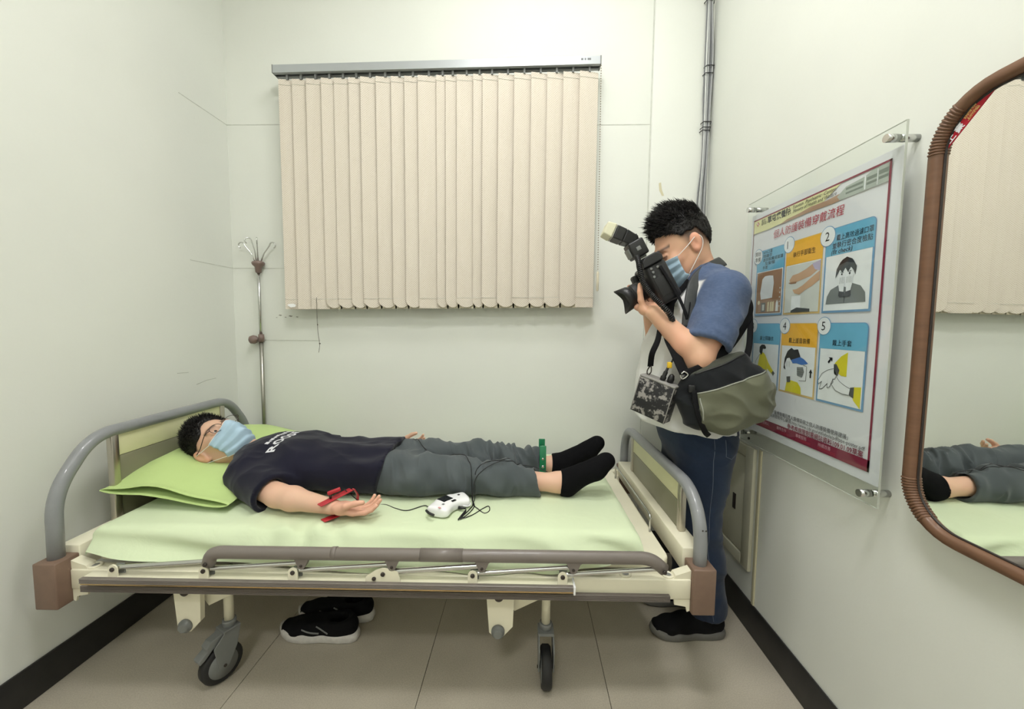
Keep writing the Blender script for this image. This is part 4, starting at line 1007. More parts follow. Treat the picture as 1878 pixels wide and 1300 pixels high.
# ================================================================== implicit-surface modelling (bodies, clothes)
def nrm(v):
    v = np.asarray(v, float); return v / np.linalg.norm(v)
class SDF:
    """distance field on a regular grid; shapes are blended in one by one, then meshed as one continuous surface"""
    def __init__(s, lo, hi, h):
        s.h = h; s.lo = np.array(lo, float)
        s.ax = [np.arange(lo[i], hi[i] + h, h).astype(np.float32) for i in range(3)]
        s.F = np.full([len(a) for a in s.ax], 0.5, np.float32)
    def _sl(s, lo, hi, pad):
        out = []
        for i in range(3):
            a = int(max(0, math.floor((lo[i] - pad - s.lo[i]) / s.h))); b = int(min(len(s.ax[i]), math.ceil((hi[i] + pad - s.lo[i]) / s.h) + 1))
            if b <= a: return None
            out.append(slice(a, b))
        return tuple(out)
    def op(s, lo, hi, fn, k=0.0, mode='add', pad=None):
        sl = s._sl(lo, hi, (k + 3 * s.h) if pad is None else pad)
        if sl is None: return s
        X = s.ax[0][sl[0]][:, None, None]; Y = s.ax[1][sl[1]][None, :, None]; Z = s.ax[2][sl[2]][None, None, :]
        d = fn(X, Y, Z).astype(np.float32); A = s.F[sl]
        if mode == 'add':
            if k > 0:
                t = np.clip(0.5 + 0.5 * (A - d) / k, 0, 1); s.F[sl] = A * (1 - t) + d * t - k * t * (1 - t)
            else: s.F[sl] = np.minimum(A, d)
        else:
            d = -d
            if k > 0:
                t = np.clip(0.5 - 0.5 * (A - d) / k, 0, 1); s.F[sl] = A * (1 - t) + d * t + k * t * (1 - t)
            else: s.F[sl] = np.maximum(A, d)
        return s
    def cone(s, a, b, ra, rb, k=0.02, mode='add'):
        a = np.array(a, float); b = np.array(b, float); ab = b - a; L2 = max(ab @ ab, 1e-9); R = max(ra, rb)
        def fn(X, Y, Z):
            t = np.clip(((X - a[0]) * ab[0] + (Y - a[1]) * ab[1] + (Z - a[2]) * ab[2]) / L2, 0, 1)
            return np.sqrt((X - a[0] - t * ab[0]) ** 2 + (Y - a[1] - t * ab[1]) ** 2 + (Z - a[2] - t * ab[2]) ** 2) - (ra + (rb - ra) * t)
        return s.op(np.minimum(a, b) - R, np.maximum(a, b) + R, fn, k, mode)
    def chain(s, pts, rad, k=0.02, mode='add'):
        for i in range(len(pts) - 1): s.cone(pts[i], pts[i + 1], rad[i], rad[i + 1], k, mode)
        return s
    def ell(s, c, r, axes=None, k=0.02, mode='add'):
        """ellipsoid; axes = rows of the local frame"""
        c = np.array(c, float); r = np.array(r, float); A = np.eye(3) if axes is None else np.array([nrm(a) for a in axes])
        ext = np.sqrt(((A * r[:, None]) ** 2).sum(0))
        def fn(X, Y, Z):
            P = [(X - c[0]) * A[i, 0] + (Y - c[1]) * A[i, 1] + (Z - c[2]) * A[i, 2] for i in range(3)]
            k0 = np.sqrt(sum((P[i] / r[i]) ** 2 for i in range(3))); k1 = np.sqrt(sum((P[i] / r[i] ** 2) ** 2 for i in range(3))) + 1e-6
            return k0 * (k0 - 1) / k1
        return s.op(c - ext, c + ext, fn, k, mode)
    def loft(s, secs, w, k=0.0, mode='add', p=2.0):
        """body of elliptical sections: secs = (centre, half width along w, half depth), straight between sections"""
        w = nrm(w)
        for (a, wa, da), (b, wb, db) in zip(secs[:-1], secs[1:]):
            a = np.array(a, float); b = np.array(b, float); ab = b - a; L2 = ab @ ab
            wi = nrm(w - ab * (w @ ab) / L2); e = nrm(np.cross(ab, wi)); R = max(wa, wb, da, db); dn = ab / math.sqrt(L2)
            def fn(X, Y, Z, a=a, ab=ab, L2=L2, wi=wi, e=e, wa=wa, wb=wb, da=da, db=db, dn=dn):
                t = np.clip(((X - a[0]) * ab[0] + (Y - a[1]) * ab[1] + (Z - a[2]) * ab[2]) / L2, 0, 1)
                qx = X - a[0] - t * ab[0]; qy = Y - a[1] - t * ab[1]; qz = Z - a[2] - t * ab[2]
                u = qx * wi[0] + qy * wi[1] + qz * wi[2]; v = qx * e[0] + qy * e[1] + qz * e[2]; o = qx * dn[0] + qy * dn[1] + qz * dn[2]
                rw = wa + (wb - wa) * t; rd = da + (db - da) * t; ro = np.minimum(rw, rd)
                k0 = ((np.abs(u) / rw) ** p + (np.abs(v) / rd) ** p + (np.abs(o) / ro) ** p) ** (1 / p)
                k1 = np.sqrt((u / rw ** 2) ** 2 + (v / rd ** 2) ** 2 + (o / ro ** 2) ** 2) + 1e-6
                k0b = np.sqrt((u / rw) ** 2 + (v / rd) ** 2 + (o / ro) ** 2) + 1e-6
                return k0b * (k0 - 1) / k1
            s.op(np.minimum(a, b) - R, np.maximum(a, b) + R, fn, k, mode)
        return s
    def clip(s, pt, n, k=0.0):
        """keep the side the normal points away from"""
        n = nrm(n); pt = np.array(pt, float)
        X = s.ax[0][:, None, None]; Y = s.ax[1][None, :, None]; Z = s.ax[2][None, None, :]
        d = ((X - pt[0]) * n[0] + (Y - pt[1]) * n[1] + (Z - pt[2]) * n[2]).astype(np.float32)
        s.F = np.maximum(s.F, d); return s
    def mesh(s):
        F = s.F; ins = F < 0
        c = np.zeros([n - 1 for n in F.shape], np.int8)
        for dx in (0, 1):
            for dy in (0, 1):
                for dz in (0, 1):
                    c += ins[dx:F.shape[0] - 1 + dx, dy:F.shape[1] - 1 + dy, dz:F.shape[2] - 1 + dz]
        act = np.argwhere((c > 0) & (c < 8))
        idx = np.full(c.shape, -1, np.int32); idx[act[:, 0], act[:, 1], act[:, 2]] = np.arange(len(act))
        cor = [(dx, dy, dz) for dx in (0, 1) for dy in (0, 1) for dz in (0, 1)]
        val = np.stack([F[act[:, 0] + a, act[:, 1] + b, act[:, 2] + d] for a, b, d in cor], 1)
        acc = np.zeros((len(act), 3)); cnt = np.zeros(len(act))
        for i in range(8):
            for j in range(i + 1, 8):
                if sum(abs(cor[i][q] - cor[j][q]) for q in range(3)) != 1: continue
                A, B = val[:, i], val[:, j]; m_ = (A < 0) != (B < 0)
                t = np.where(m_, A / np.where(m_, A - B, 1), 0)
                p = np.array(cor[i])[None] + t[:, None] * (np.array(cor[j]) - np.array(cor[i]))[None]
                acc += p * m_[:, None]; cnt += m_
        V = (act + acc / np.maximum(cnt, 1)[:, None]) * s.h + s.lo
        Q = []
        for axi in range(3):
            sl0 = [slice(None)] * 3; sl1 = [slice(None)] * 3; sl0[axi] = slice(0, -1); sl1[axi] = slice(1, None)
            a_, b_ = ins[tuple(sl0)], ins[tuple(sl1)]
            e = np.argwhere(a_ != b_); o1, o2 = (axi + 1) % 3, (axi + 2) % 3
            ok = (e[:, o1] > 0) & (e[:, o2] > 0) & (e[:, o1] < c.shape[o1]) & (e[:, o2] < c.shape[o2]) & (e[:, axi] < c.shape[axi]); e = e[ok]
            def g(d1, d2):
                q = e.copy(); q[:, o1] += d1; q[:, o2] += d2; return idx[q[:, 0], q[:, 1], q[:, 2]]
            quad = np.stack([g(-1, -1), g(0, -1), g(0, 0), g(-1, 0)], 1)
            fl = ~a_[e[:, 0], e[:, 1], e[:, 2]]; quad[fl] = quad[fl][:, ::-1]
            Q.append(quad)
        return V, np.concatenate(Q)

def np_mesh(name, V, Q, m, parent=None, disp=None, col=None, relax=0):
    V = V.astype(np.float64)
    def edges_rel(V):
        A = np.zeros_like(V); n = np.zeros(len(V))
        for i in range(4):
            a, b = Q[:, i], Q[:, (i + 1) % 4]
            np.add.at(A, a, V[b]); np.add.at(n, a, 1)
        return A / np.maximum(n, 1)[:, None]
    for _ in range(relax): V = V * 0.5 + edges_rel(V) * 0.5
    def normals(V):
        nq = np.cross(V[Q[:, 2]] - V[Q[:, 0]], V[Q[:, 3]] - V[Q[:, 1]]); N = np.zeros_like(V)
        for i in range(4): np.add.at(N, Q[:, i], nq)
        return N / (np.linalg.norm(N, axis=1)[:, None] + 1e-12)
    N = normals(V)
    if disp is not None: V = V + N * disp(V, N)[:, None]
    me = bpy.data.meshes.new(name)
    me.vertices.add(len(V)); me.vertices.foreach_set('co', V.astype(np.float32).ravel())
    me.loops.add(Q.size); me.loops.foreach_set('vertex_index', Q.astype(np.int32).ravel())
    me.polygons.add(len(Q)); me.polygons.foreach_set('loop_start', np.arange(0, Q.size, 4, dtype=np.int32))
    me.polygons.foreach_set('loop_total', np.full(len(Q), 4, np.int32))
    me.polygons.foreach_set('use_smooth', np.ones(len(Q), bool))
    me.update(calc_edges=True); me.validate()
    if col is not None:
        a = me.color_attributes.new('col', 'FLOAT_COLOR', 'POINT')
        C = np.ones((len(V), 4), np.float32); C[:, :3] = col(V, N); a.data.foreach_set('color', C.ravel())
    me.materials.append(M[m] if isinstance(m, str) else m)
    return link_obj(name, me, parent)

_lat = np.random.default_rng(11).random((32, 32, 32)).astype(np.float32)
def vnoise(P):
    """smooth value noise in 0..1"""
    i = np.floor(P).astype(int); f = P - i; f = f * f * (3 - 2 * f); i0 = i % 32; i1 = (i + 1) % 32; r = 0
    for a in (0, 1):
        for b in (0, 1):
            for d in (0, 1):
                w = (f[:, 0] if a else 1 - f[:, 0]) * (f[:, 1] if b else 1 - f[:, 1]) * (f[:, 2] if d else 1 - f[:, 2])
                r = r + w * _lat[(i1 if a else i0)[:, 0], (i1 if b else i0)[:, 1], (i1 if d else i0)[:, 2]]
    return r
def ridge(P): return 1 - np.abs(2 * vnoise(P) - 1)
def lin(*c): return np.array(srgb(*c)[:3])
def mixc(a, b, t):
    t = np.clip(t, 0, 1)[:, None]; return a * (1 - t) + b * t
def sstep(a, b, x):
    t = np.clip((x - a) / (b - a), 0, 1); return t * t * (3 - 2 * t)

class Head:
    """head frame: F forward (face), U up (crown), S to the side; origin between the ears"""
    def __init__(s, c, F, U, k=1.0):
        s.c = np.array(c, float); s.U = nrm(U); s.F = nrm(np.array(F, float) - s.U * (np.array(F, float) @ s.U)); s.S = np.cross(s.F, s.U); s.k = k
    def p(s, f, u, sd=0.0): return s.c + s.k * (s.F * f + s.U * u + s.S * sd)
    def loc(s, V):
        d = (V - s.c) / s.k; return d @ s.F, d @ s.U, d @ s.S
    def ax(s): return [s.F, s.S, s.U]
    def build(s, g, neck_to, neck_r, eyes_open=True):
        k = s.k; A = s.ax()
        g.ell(s.p(-0.012, 0.032), np.array([0.094, 0.076, 0.086]) * k, A, 0.0)
        g.ell(s.p(0.038, -0.028), np.array([0.056, 0.060, 0.080]) * k, A, 0.03 * k)
        for sd in (-1, 1):
            g.cone(s.p(0.000, -0.052, sd * 0.050), s.p(0.066, -0.096, sd * 0.014), 0.020 * k, 0.019 * k, 0.03 * k)
            g.ell(s.p(0.062, -0.022, sd * 0.042), np.array([0.024, 0.020, 0.022]) * k, A, 0.02 * k)      # cheek
            g.ell(s.p(0.080, 0.026, sd * 0.026), np.array([0.014, 0.026, 0.010]) * k, A, 0.015 * k)       # brow
        g.ell(s.p(0.078, -0.098), np.array([0.020, 0.024, 0.016]) * k, A, 0.02 * k)                       # chin
        for sd in (-1, 1): g.ell(s.p(0.104, 0.006, sd * 0.031), np.array([0.018, 0.018, 0.012]) * k, A, 0.012 * k, 'sub')
        g.cone(s.p(0.090, 0.012), s.p(0.110, -0.030), 0.008 * k, 0.0125 * k, 0.012 * k)                   # nose
        for sd in (-1, 1): g.ell(s.p(0.100, -0.033, sd * 0.012), np.array([0.010, 0.009, 0.008]) * k, A, 0.006 * k)
        g.ell(s.p(0.092, -0.060), np.array([0.012, 0.024, 0.006]) * k, A, 0.006 * k); g.ell(s.p(0.091, -0.070), np.array([0.012, 0.021, 0.006]) * k, A, 0.006 * k)
        # eyelids, with a slit when the eyes are open
        for sd in (-1, 1):
            g.ell(s.p(0.082, 0.007, sd * 0.031), np.array([0.0125, 0.0165, 0.0110]) * k, A, 0.004 * k)
            if eyes_open: g.ell(s.p(0.096, 0.0065, sd * 0.031), np.array([0.009, 0.0125, 0.0040]) * k, A, 0.0, 'sub')
        # ears with hollow
        for sd in (-1, 1):
            eax = [nrm(s.F * 0.95 - s.S * sd * 0.3 + s.U * 0.2), nrm(s.S * sd + s.F * 0.3), nrm(s.U - s.F * 0.2)]
            g.ell(s.p(-0.012, 0.000, sd * 0.080), np.array([0.020, 0.009, 0.033]) * k, eax, 0.006 * k)
            g.ell(s.p(-0.008, -0.022, sd * 0.078), np.array([0.011, 0.009, 0.014]) * k, eax, 0.006 * k)
            g.ell(s.p(-0.004, -0.002, sd * 0.0895), np.array([0.011, 0.007, 0.018]) * k, eax, 0.004 * k, 'sub')
        g.cone(s.p(-0.022, -0.045), neck_to, neck_r, neck_r * 1.08, 0.03)

def hand(g, wrist, d, n, s, curls, thumb, sc=1.0, k=0.006, spread=0.06):
    """palm plus five separate fingers: d along the hand, n out of the palm, s towards the thumb"""
    w = np.array(wrist, float); d = nrm(d); n = nrm(np.array(n, float) - d * (np.array(n, float) @ d)); s = nrm(np.array(s, float) - d * (np.array(s, float) @ d) - n * (np.array(s, float) @ n))
    g.loft([(w - d * 0.012 * sc, 0.026 * sc, 0.018 * sc), (w + d * 0.025 * sc, 0.036 * sc, 0.0165 * sc), (w + d * 0.072 * sc, 0.040 * sc, 0.0125 * sc)], s, 0.012, p=2.6)
    g.ell(w + (d * 0.032 + s * 0.026 + n * 0.008) * sc, np.array([0.030, 0.017, 0.016]) * sc, [d + s * 0.3, s, n], 0.01)
    g.ell(w + (d * 0.030 - s * 0.026 + n * 0.006) * sc, np.array([0.032, 0.013, 0.014]) * sc, [d, s, n], 0.01)
    tips = []
    for i, (off, ln) in enumerate(((0.0315, 0.94), (0.0105, 1.03), (-0.0105, 0.97), (-0.031, 0.78))):
        p = w + (d * (0.078 - 0.004 * abs(i - 1.2)) + s * off) * sc
        di = nrm(d + s * spread * (1.5 - i)); ang = 0.0; c = curls[i] if hasattr(curls[0], '__len__') else curls
        rr = [0.0098, 0.0088, 0.0080, 0.0068]; pts = [p - di * 0.012 * sc]; rad = [0.0100 * sc]
        pts.append(p.copy()); rad.append(rr[0] * sc)
        for j, L in enumerate((0.043, 0.027, 0.021)):
            ang += c[j]; dr = di * math.cos(ang) + n * math.sin(ang)
            p = p + dr * L * ln * sc; pts.append(p.copy()); rad.append(rr[j + 1] * (0.92 if i == 3 else 1) * sc)
        f = None
        for a_ in range(len(pts) - 1): g.cone(pts[a_], pts[a_ + 1], rad[a_], rad[a_ + 1], 0.0035 if a_ else k)
        tips.append(p)
    p = w + (d * 0.018 + s * 0.024 + n * 0.004) * sc
    dirs = [nrm(d * t[0] + s * t[1] + n * t[2]) for t in thumb]
    pts = [p]; rad = [0.0135 * sc]
    for dr, L, r in zip(dirs, (0.042, 0.032, 0.026), (0.0115, 0.0102, 0.0082)):
        p = p + dr * L * sc; pts.append(p.copy()); rad.append(r * sc)
    for a_ in range(3): g.cone(pts[a_], pts[a_ + 1], rad[a_], rad[a_ + 1], 0.010 if a_ == 0 else 0.004)
    tips.append(p)
    return tips

M['skin'] = mat_vcol('skin', 0.5, 0.35, bump=0.08, bscale=420, sss=0.12)
M['hair'] = mat('black_hair', (20, 17, 16), 0.5, var=0.3, vscale=120, bump=0.5, bscale=260, spec=0.35)
M['cloth_vcol'] = mat_vcol('dyed_cotton', 0.88, 0.15, bump=0.25, bscale=700, sheen=0.15)
M['mask_cloth'] = mat('pale_blue_mask', (172, 198, 216), 0.8, var=0.03, vscale=40, bump=0.15, bscale=500, spec=0.2)
M['ear_loop'] = mat('white_elastic', (236, 234, 230), 0.7)

def face_mask(hd, parent, sag=0.0):
    """pleated surgical mask lying over nose, mouth and chin, with ear loops"""
    vs_, fs = [], []; NU_, NV_ = 37, 31
    for lay in (0, 1):
        for j in range(NV_):
            v = j / (NV_ - 1)                # 0 top edge, 1 bottom edge
            for i in range(NU_):
                a = (i / (NU_ - 1) - 0.5) * 2
                th = a * 1.12
                hh = 0.049 - 0.017 * abs(a) ** 1.6
                u = -0.008 + 0.010 * math.exp(-(a / 0.25) ** 2) * (1 - v) - 0.004 * abs(a) - v * (2 * hh + 0.014)
                # follow nose, cheeks and chin
                rf = 0.089 + 0.033 * math.exp(-(a / 0.40) ** 2) * math.sin(math.pi * min(1, 0.22 + v * 0.75)) - 0.010 * (max(0, v - 0.50) / 0.50) ** 1.5 - 0.020 * max(0, v - 0.86) / 0.14
                f = 0.020 + rf * math.cos(th) ** 0.9 if math.cos(th) > 0 else 0.02
                sd = (0.073 - 0.010 * v) * math.sin(th) * 1.12
                pl = 0.0058 * (2 * abs(2 * ((v * 3.2 + 0.1 * a) % 1.0) - 1) - 1) * (1 - 0.5 * abs(a)) * min(1, v * 6) * min(1, (1 - v) * 6)
                o = pl + 0.0012 * lay
                nd = np.array([math.cos(th), math.sin(th)])
                vs_.append(tuple(hd.p(f + nd[0] * o, u, sd + nd[1] * o)))
    n1 = NU_ * NV_
    for j in range(NV_ - 1):
        for i in range(NU_ - 1):
            q = j * NU_ + i; fs.append((q, q + 1, q + NU_ + 1, q + NU_)); fs.append((n1 + q, n1 + q + NU_, n1 + q + NU_ + 1, n1 + q + 1))
    for j in range(NV_ - 1):
        for q in (j * NU_, j * NU_ + NU_ - 1): fs.append((q, q + NU_, n1 + q + NU_, n1 + q))
    for i in range(NU_ - 1):
        for q in (i, (NV_ - 1) * NU_ + i): fs.append((q, q + 1, n1 + q + 1, n1 + q))
    o = MB().add(vs_, fs, True).build('face_mask', 'mask_cloth', parent)
    # welded white borders
    for row in (0, NV_ - 1):
        MB().tube([vs_[n1 + row * NU_ + i] for i in range(NU_)], 0.0010, 5).build('mask_border', 'ear_loop', o)
    for e in (0, NU_ - 1):
        sd = -1 if e == 0 else 1
        top = Vector(vs_[n1 + 1 * NU_ + e]); bot = Vector(vs_[n1 + (NV_ - 2) * NU_ + e])
        ear = [Vector(hd.p(-0.022, 0.018, sd * 0.087)), Vector(hd.p(-0.034, 0.000, sd * 0.086)), Vector(hd.p(-0.022, -0.026, sd * 0.084))]
        MB().tube(smooth_path([top, top.lerp(ear[0], 0.5) + Vector(hd.S * sd * 0.005)] + ear + [bot.lerp(ear[2], 0.5) + Vector(hd.S * sd * 0.004), bot], 6), 0.0013, 6).build('ear_loop', 'ear_loop', o)
    return o
# ================================================================== MAN LYING ON THE BED
def rotv(v, ax, a):
    v = np.array(v, float); ax = nrm(ax); return v * math.cos(a) + np.cross(ax, v) * math.sin(a) + ax * (ax @ v) * (1 - math.cos(a))
U0 = nrm((-0.83, 0.0, 0.50)); F0 = nrm((0.50, 0.0, 0.83)); F1 = nrm(F0 * math.cos(0.36) + np.array([0, -1.0, 0]) * math.sin(0.36))
H1 = Head((-1.220, 1.530, 0.706), F1, U0, 1.0)
J = dict(neck=(-1.075, 1.535, 0.660), shN=(-1.020, 1.375, 0.632), shF=(-1.020, 1.695, 0.632), elN=(-0.835, 1.290, 0.605), elF=(-0.83, 1.80, 0.605), wrN=(-0.625, 1.245, 0.592), wrF=(-0.615, 1.845, 0.602),
         hipN=(-0.56, 1.455, 0.632), hipF=(-0.56, 1.620, 0.632), knN=(-0.215, 1.462, 0.618), knF=(-0.215, 1.652, 0.620), anN=(0.120, 1.475, 0.598), anF=(0.125, 1.662, 0.600))
J = {k: np.array(v) for k, v in J.items()}
g = SDF((-1.42, 1.17, 0.535), (0.36, 1.93, 0.86), 0.003)
H1.build(g, J['neck'], 0.052)
g.loft([(J['neck'] + (0.02, 0, -0.01), 0.09, 0.05), ((-0.98, 1.535, 0.645), 0.150, 0.080), ((-0.88, 1.535, 0.645), 0.150, 0.084), ((-0.72, 1.535, 0.630), 0.140, 0.070), ((-0.56, 1.537, 0.625), 0.135, 0.060)], (0, 1, 0), 0.03)
for s_ in ('N', 'F'):
    g.chain([J['sh' + s_], J['el' + s_]], [0.046, 0.038], 0.03)
    fd = J['wr' + s_] - J['el' + s_]
    g.chain([J['el' + s_], J['el' + s_] + fd * 0.28, J['wr' + s_]], [0.036, 0.038, 0.024], 0.02)
    g.chain([J['hip' + s_], J['kn' + s_], J['kn' + s_] + (J['an' + s_] - J['kn' + s_]) * 0.35, J['an' + s_]], [0.056, 0.042, 0.042, 0.033], 0.03)
    fy = -0.012 if s_ == 'N' else 0.02
    heel = J['an' + s_] + (0.045, 0, -0.014); toe = J['an' + s_] + (0.185, fy, 0.090)
    g.chain([J['an' + s_], heel], [0.034, 0.028], 0.02); g.chain([J['an' + s_] + (0.02, 0, 0.006), toe], [0.034, 0.020], 0.02); g.chain([heel, toe], [0.026, 0.018], 0.02)
# near hand, palm up, fingers curled upwards
hand(g, J['wrN'] + (0.012, -0.001, -0.002), (0.98, 0.02, -0.14), (0.10, 0.20, 0.97), (0.05, -0.97, 0.18), [(0.20, 0.35, 0.30), (0.30, 0.45, 0.30), (0.42, 0.45, 0.30), (0.55, 0.45, 0.30)], [(0.75, 0.55, 0.45), (0.92, 0.10, 0.45), (0.95, -0.10, 0.25)], 0.94)
# far hand resting on its side
hand(g, J['wrF'] + (0.012, 0, 0.0), (0.98, -0.06, 0.10), (0.10, -0.55, 0.82), (0.0, 0.82, 0.55), [(0.30, 0.40, 0.30)] * 4, [(0.7, 0.5, 0.5), (0.9, 0.2, 0.4), (0.95, 0.0, 0.3)], 0.92)
V, Q = g.mesh()
SK, SK_D, SK_R = lin(216, 180, 154), lin(190, 142, 112), lin(222, 160, 138)
def skin1(V, N):
    f, u, s = H1.loc(V); hd_ = (V[:, 0] < -1.10)
    c = mixc(np.tile(SK, (len(V), 1)), SK_R, 0.5 * vnoise(V * 18) * 0.7)
    inh = hd_ & (f > -0.12)
    fade = sstep(0.018, -0.022, f - 0.35 * np.maximum(u - 0.01, -0.05)) * sstep(-0.055, -0.012, u) * inh * (np.abs(s) < 0.0785)
    c = mixc(c, lin(44, 34, 30), 0.88 * fade)
    brow = np.exp(-((u - 0.030) / 0.006) ** 2) * (np.abs(np.abs(s) - 0.032) < 0.020) * (f > 0.05) * inh
    c = mixc(c, lin(30, 22, 20), 0.9 * brow)
    ear_ = inh * (np.abs(s) > 0.079); c = mixc(c, lin(226, 158, 132), 0.5 * ear_)
    palm = (V[:, 1] < 1.32) * (V[:, 0] > -0.62) * (V[:, 0] < -0.40); c = mixc(c, lin(226, 168, 144), 0.55 * palm)
    return c
man1 = np_mesh('person', V, Q, 'skin', None, col=skin1, relax=1)
tag(man1, 'man in navy T-shirt and mask lying on his back on the bed', 'person')
# eyes
M['eye_white'] = mat('eye_white', (228, 222, 216), 0.25); M['iris'] = mat('dark_iris', (34, 22, 18), 0.15)
def eyes(hd, parent, gaze):
    for sd in (-1, 1):
        c_ = hd.p(0.0820, 0.007, sd * 0.031)
        e = MB().lathe([(0.0105 * hd.k * math.sin(a), -0.0105 * hd.k * math.cos(a)) for a in np.linspace(0.05, 3.09, 12)], c_, axis=tuple(hd.F), n=16).build('eye', 'eye_white', parent)
        gz = nrm(hd.F + np.array(gaze))
        MB().lathe([(0.0052 * hd.k, 0.0), (0.0050 * hd.k, 0.0008), (0.001, 0.0013)], c_ + gz * 0.0096 * hd.k, axis=tuple(gz), n=14).build('iris', 'iris', e)
eyes(H1, man1, (0, 0, 0.1))

def strands(hd, cap, parent, n, seed, l_top, l_side):
    """fine tapered hairs growing out of the hair cap"""
    rnd = np.random.default_rng(seed); me = cap.data
    co = np.empty(len(me.vertices) * 3, np.float32); me.vertices.foreach_get('co', co); co = co.reshape(-1, 3).astype(float)
    no = np.array([v.normal[:] for v in me.vertices]); f, u, s_ = hd.loc(co)
    outer = np.sqrt(((f + 0.014) / 0.101) ** 2 + (s_ / 0.0815) ** 2 + ((u - 0.036) / 0.094) ** 2) > 0.96
    pick = rnd.choice(np.where(outer)[0], n); vs_, fs = [], []
    for i in pick:
        t = np.clip((u[i] - 0.055) / 0.05, 0, 1); L = (l_side + (l_top - l_side) * t) * rnd.uniform(0.6, 1.2) * hd.k
        comb = nrm(hd.F * (0.75 + 0.6 * max(f[i], 0) / 0.08) + hd.U * (0.55 * t - 0.5 * (1 - t)) + hd.S * 0.6 * np.sign(s_[i]) * (1 - t) * 0.3 + rnd.normal(0, 0.22, 3))
        d = nrm(no[i] * (0.30 + 0.45 * t) + comb * 0.75); p = co[i] - no[i] * 0.001
        a = nrm(np.cross(d, no[i] + rnd.normal(0, 0.1, 3))); b = np.cross(d, a); r = 0.0011 * hd.k; mid = p + d * L * 0.55 + no[i] * 0.0008; tip = p + nrm(d + comb * 0.35) * L
        o = len(vs_)
        for q, rr in ((p, r), (mid, r * 0.75)):
            for k in range(3): vs_.append(tuple(q + (a * math.cos(2.094 * k) + b * math.sin(2.094 * k)) * rr))
        vs_.append(tuple(tip))
        for k in range(3):
            k2 = (k + 1) % 3; fs.append((o + k, o + k2, o + 3 + k2, o + 3 + k)); fs.append((o + 3 + k, o + 3 + k2, o + 6))
    h = MB(); h.add(vs_, fs, True); ob = h.build('hair_strands', 'hair', parent); ob['kind'] = 'stuff'
    return ob
# hair: cap over the skull with irregular tufts
def hair(hd, parent, front, side, lift, tufts, seed, back=-0.06, h=0.0028, tl=1.0, top=1.0):
    lo = hd.c - 0.19 * hd.k; hi = hd.c + 0.19 * hd.k
    g = SDF(lo, hi, h); A = hd.ax(); k = hd.k
    g.ell(hd.p(-0.014, 0.036 + lift * 0.4), np.array([0.101, 0.0815, 0.092 + lift]) * k, A, 0.0)
    rnd = random.Random(seed)
    for _ in range(tufts):
        th = rnd.uniform(-math.pi, math.pi); ph = rnd.uniform(0.0, top)
        dr = np.array([math.cos(th) * math.sin(ph), math.sin(th) * math.sin(ph), math.cos(ph)])
        base = hd.p(-0.012 + 0.094 * dr[0], 0.036 + (0.088 + lift) * dr[2], 0.072 * dr[1])
        lean = hd.F * (0.40 * dr[0] + 0.65) + hd.S * (0.5 * dr[1] + rnd.uniform(-.15, .15)) + hd.U * (0.35 + 0.35 * dr[2])
        L = rnd.uniform(0.014, 0.028) * k * tl
        g.cone(base, base + nrm(lean) * L, 0.0062 * k, 0.0020 * k, 0.005)
    # hairline: cut the forehead, the area round the ears and the nape
    X = g.ax[0][:, None, None]; Y = g.ax[1][None, :, None]; Z = g.ax[2][None, None, :]
    f = ((X - hd.c[0]) * hd.F[0] + (Y - hd.c[1]) * hd.F[1] + (Z - hd.c[2]) * hd.F[2]) / k
    u = ((X - hd.c[0]) * hd.U[0] + (Y - hd.c[1]) * hd.U[1] + (Z - hd.c[2]) * hd.U[2]) / k
    s_ = ((X - hd.c[0]) * hd.S[0] + (Y - hd.c[1]) * hd.S[1] + (Z - hd.c[2]) * hd.S[2]) / k
    # lower limit of the hair as a function of position front to back
    limit = side + 0.55 * np.clip(f - 0.015, 0, 0.05) / 1.0 + 0.5 * np.clip(f - front, 0, 1) * 4 + np.minimum(0, (f + 0.035)) / 0.05 * (side - back)
    limit = np.maximum(limit, back) + 0.006 * np.sin(s_ * 90) * (f > 0.03) + 0.003 * np.sin(f * 160 + s_ * 60)
    g.F = np.maximum(g.F, ((limit - u) * k * 0.8).astype(np.float32))
    V, Q = g.mesh()
    return np_mesh('hair', V, Q, 'hair', parent, disp=lambda V, N: 0.004 * k * (ridge(np.stack(hd.loc(V), 1) * np.array([26, 26, 110])) - 0.55), relax=0)
strands(H1, hair(H1, man1, 0.058, 0.032, 0.010, 90, 5, back=-0.045, tl=0.6), man1, 3600, 21, 0.020, 0.009)
face_mask(H1, man1)

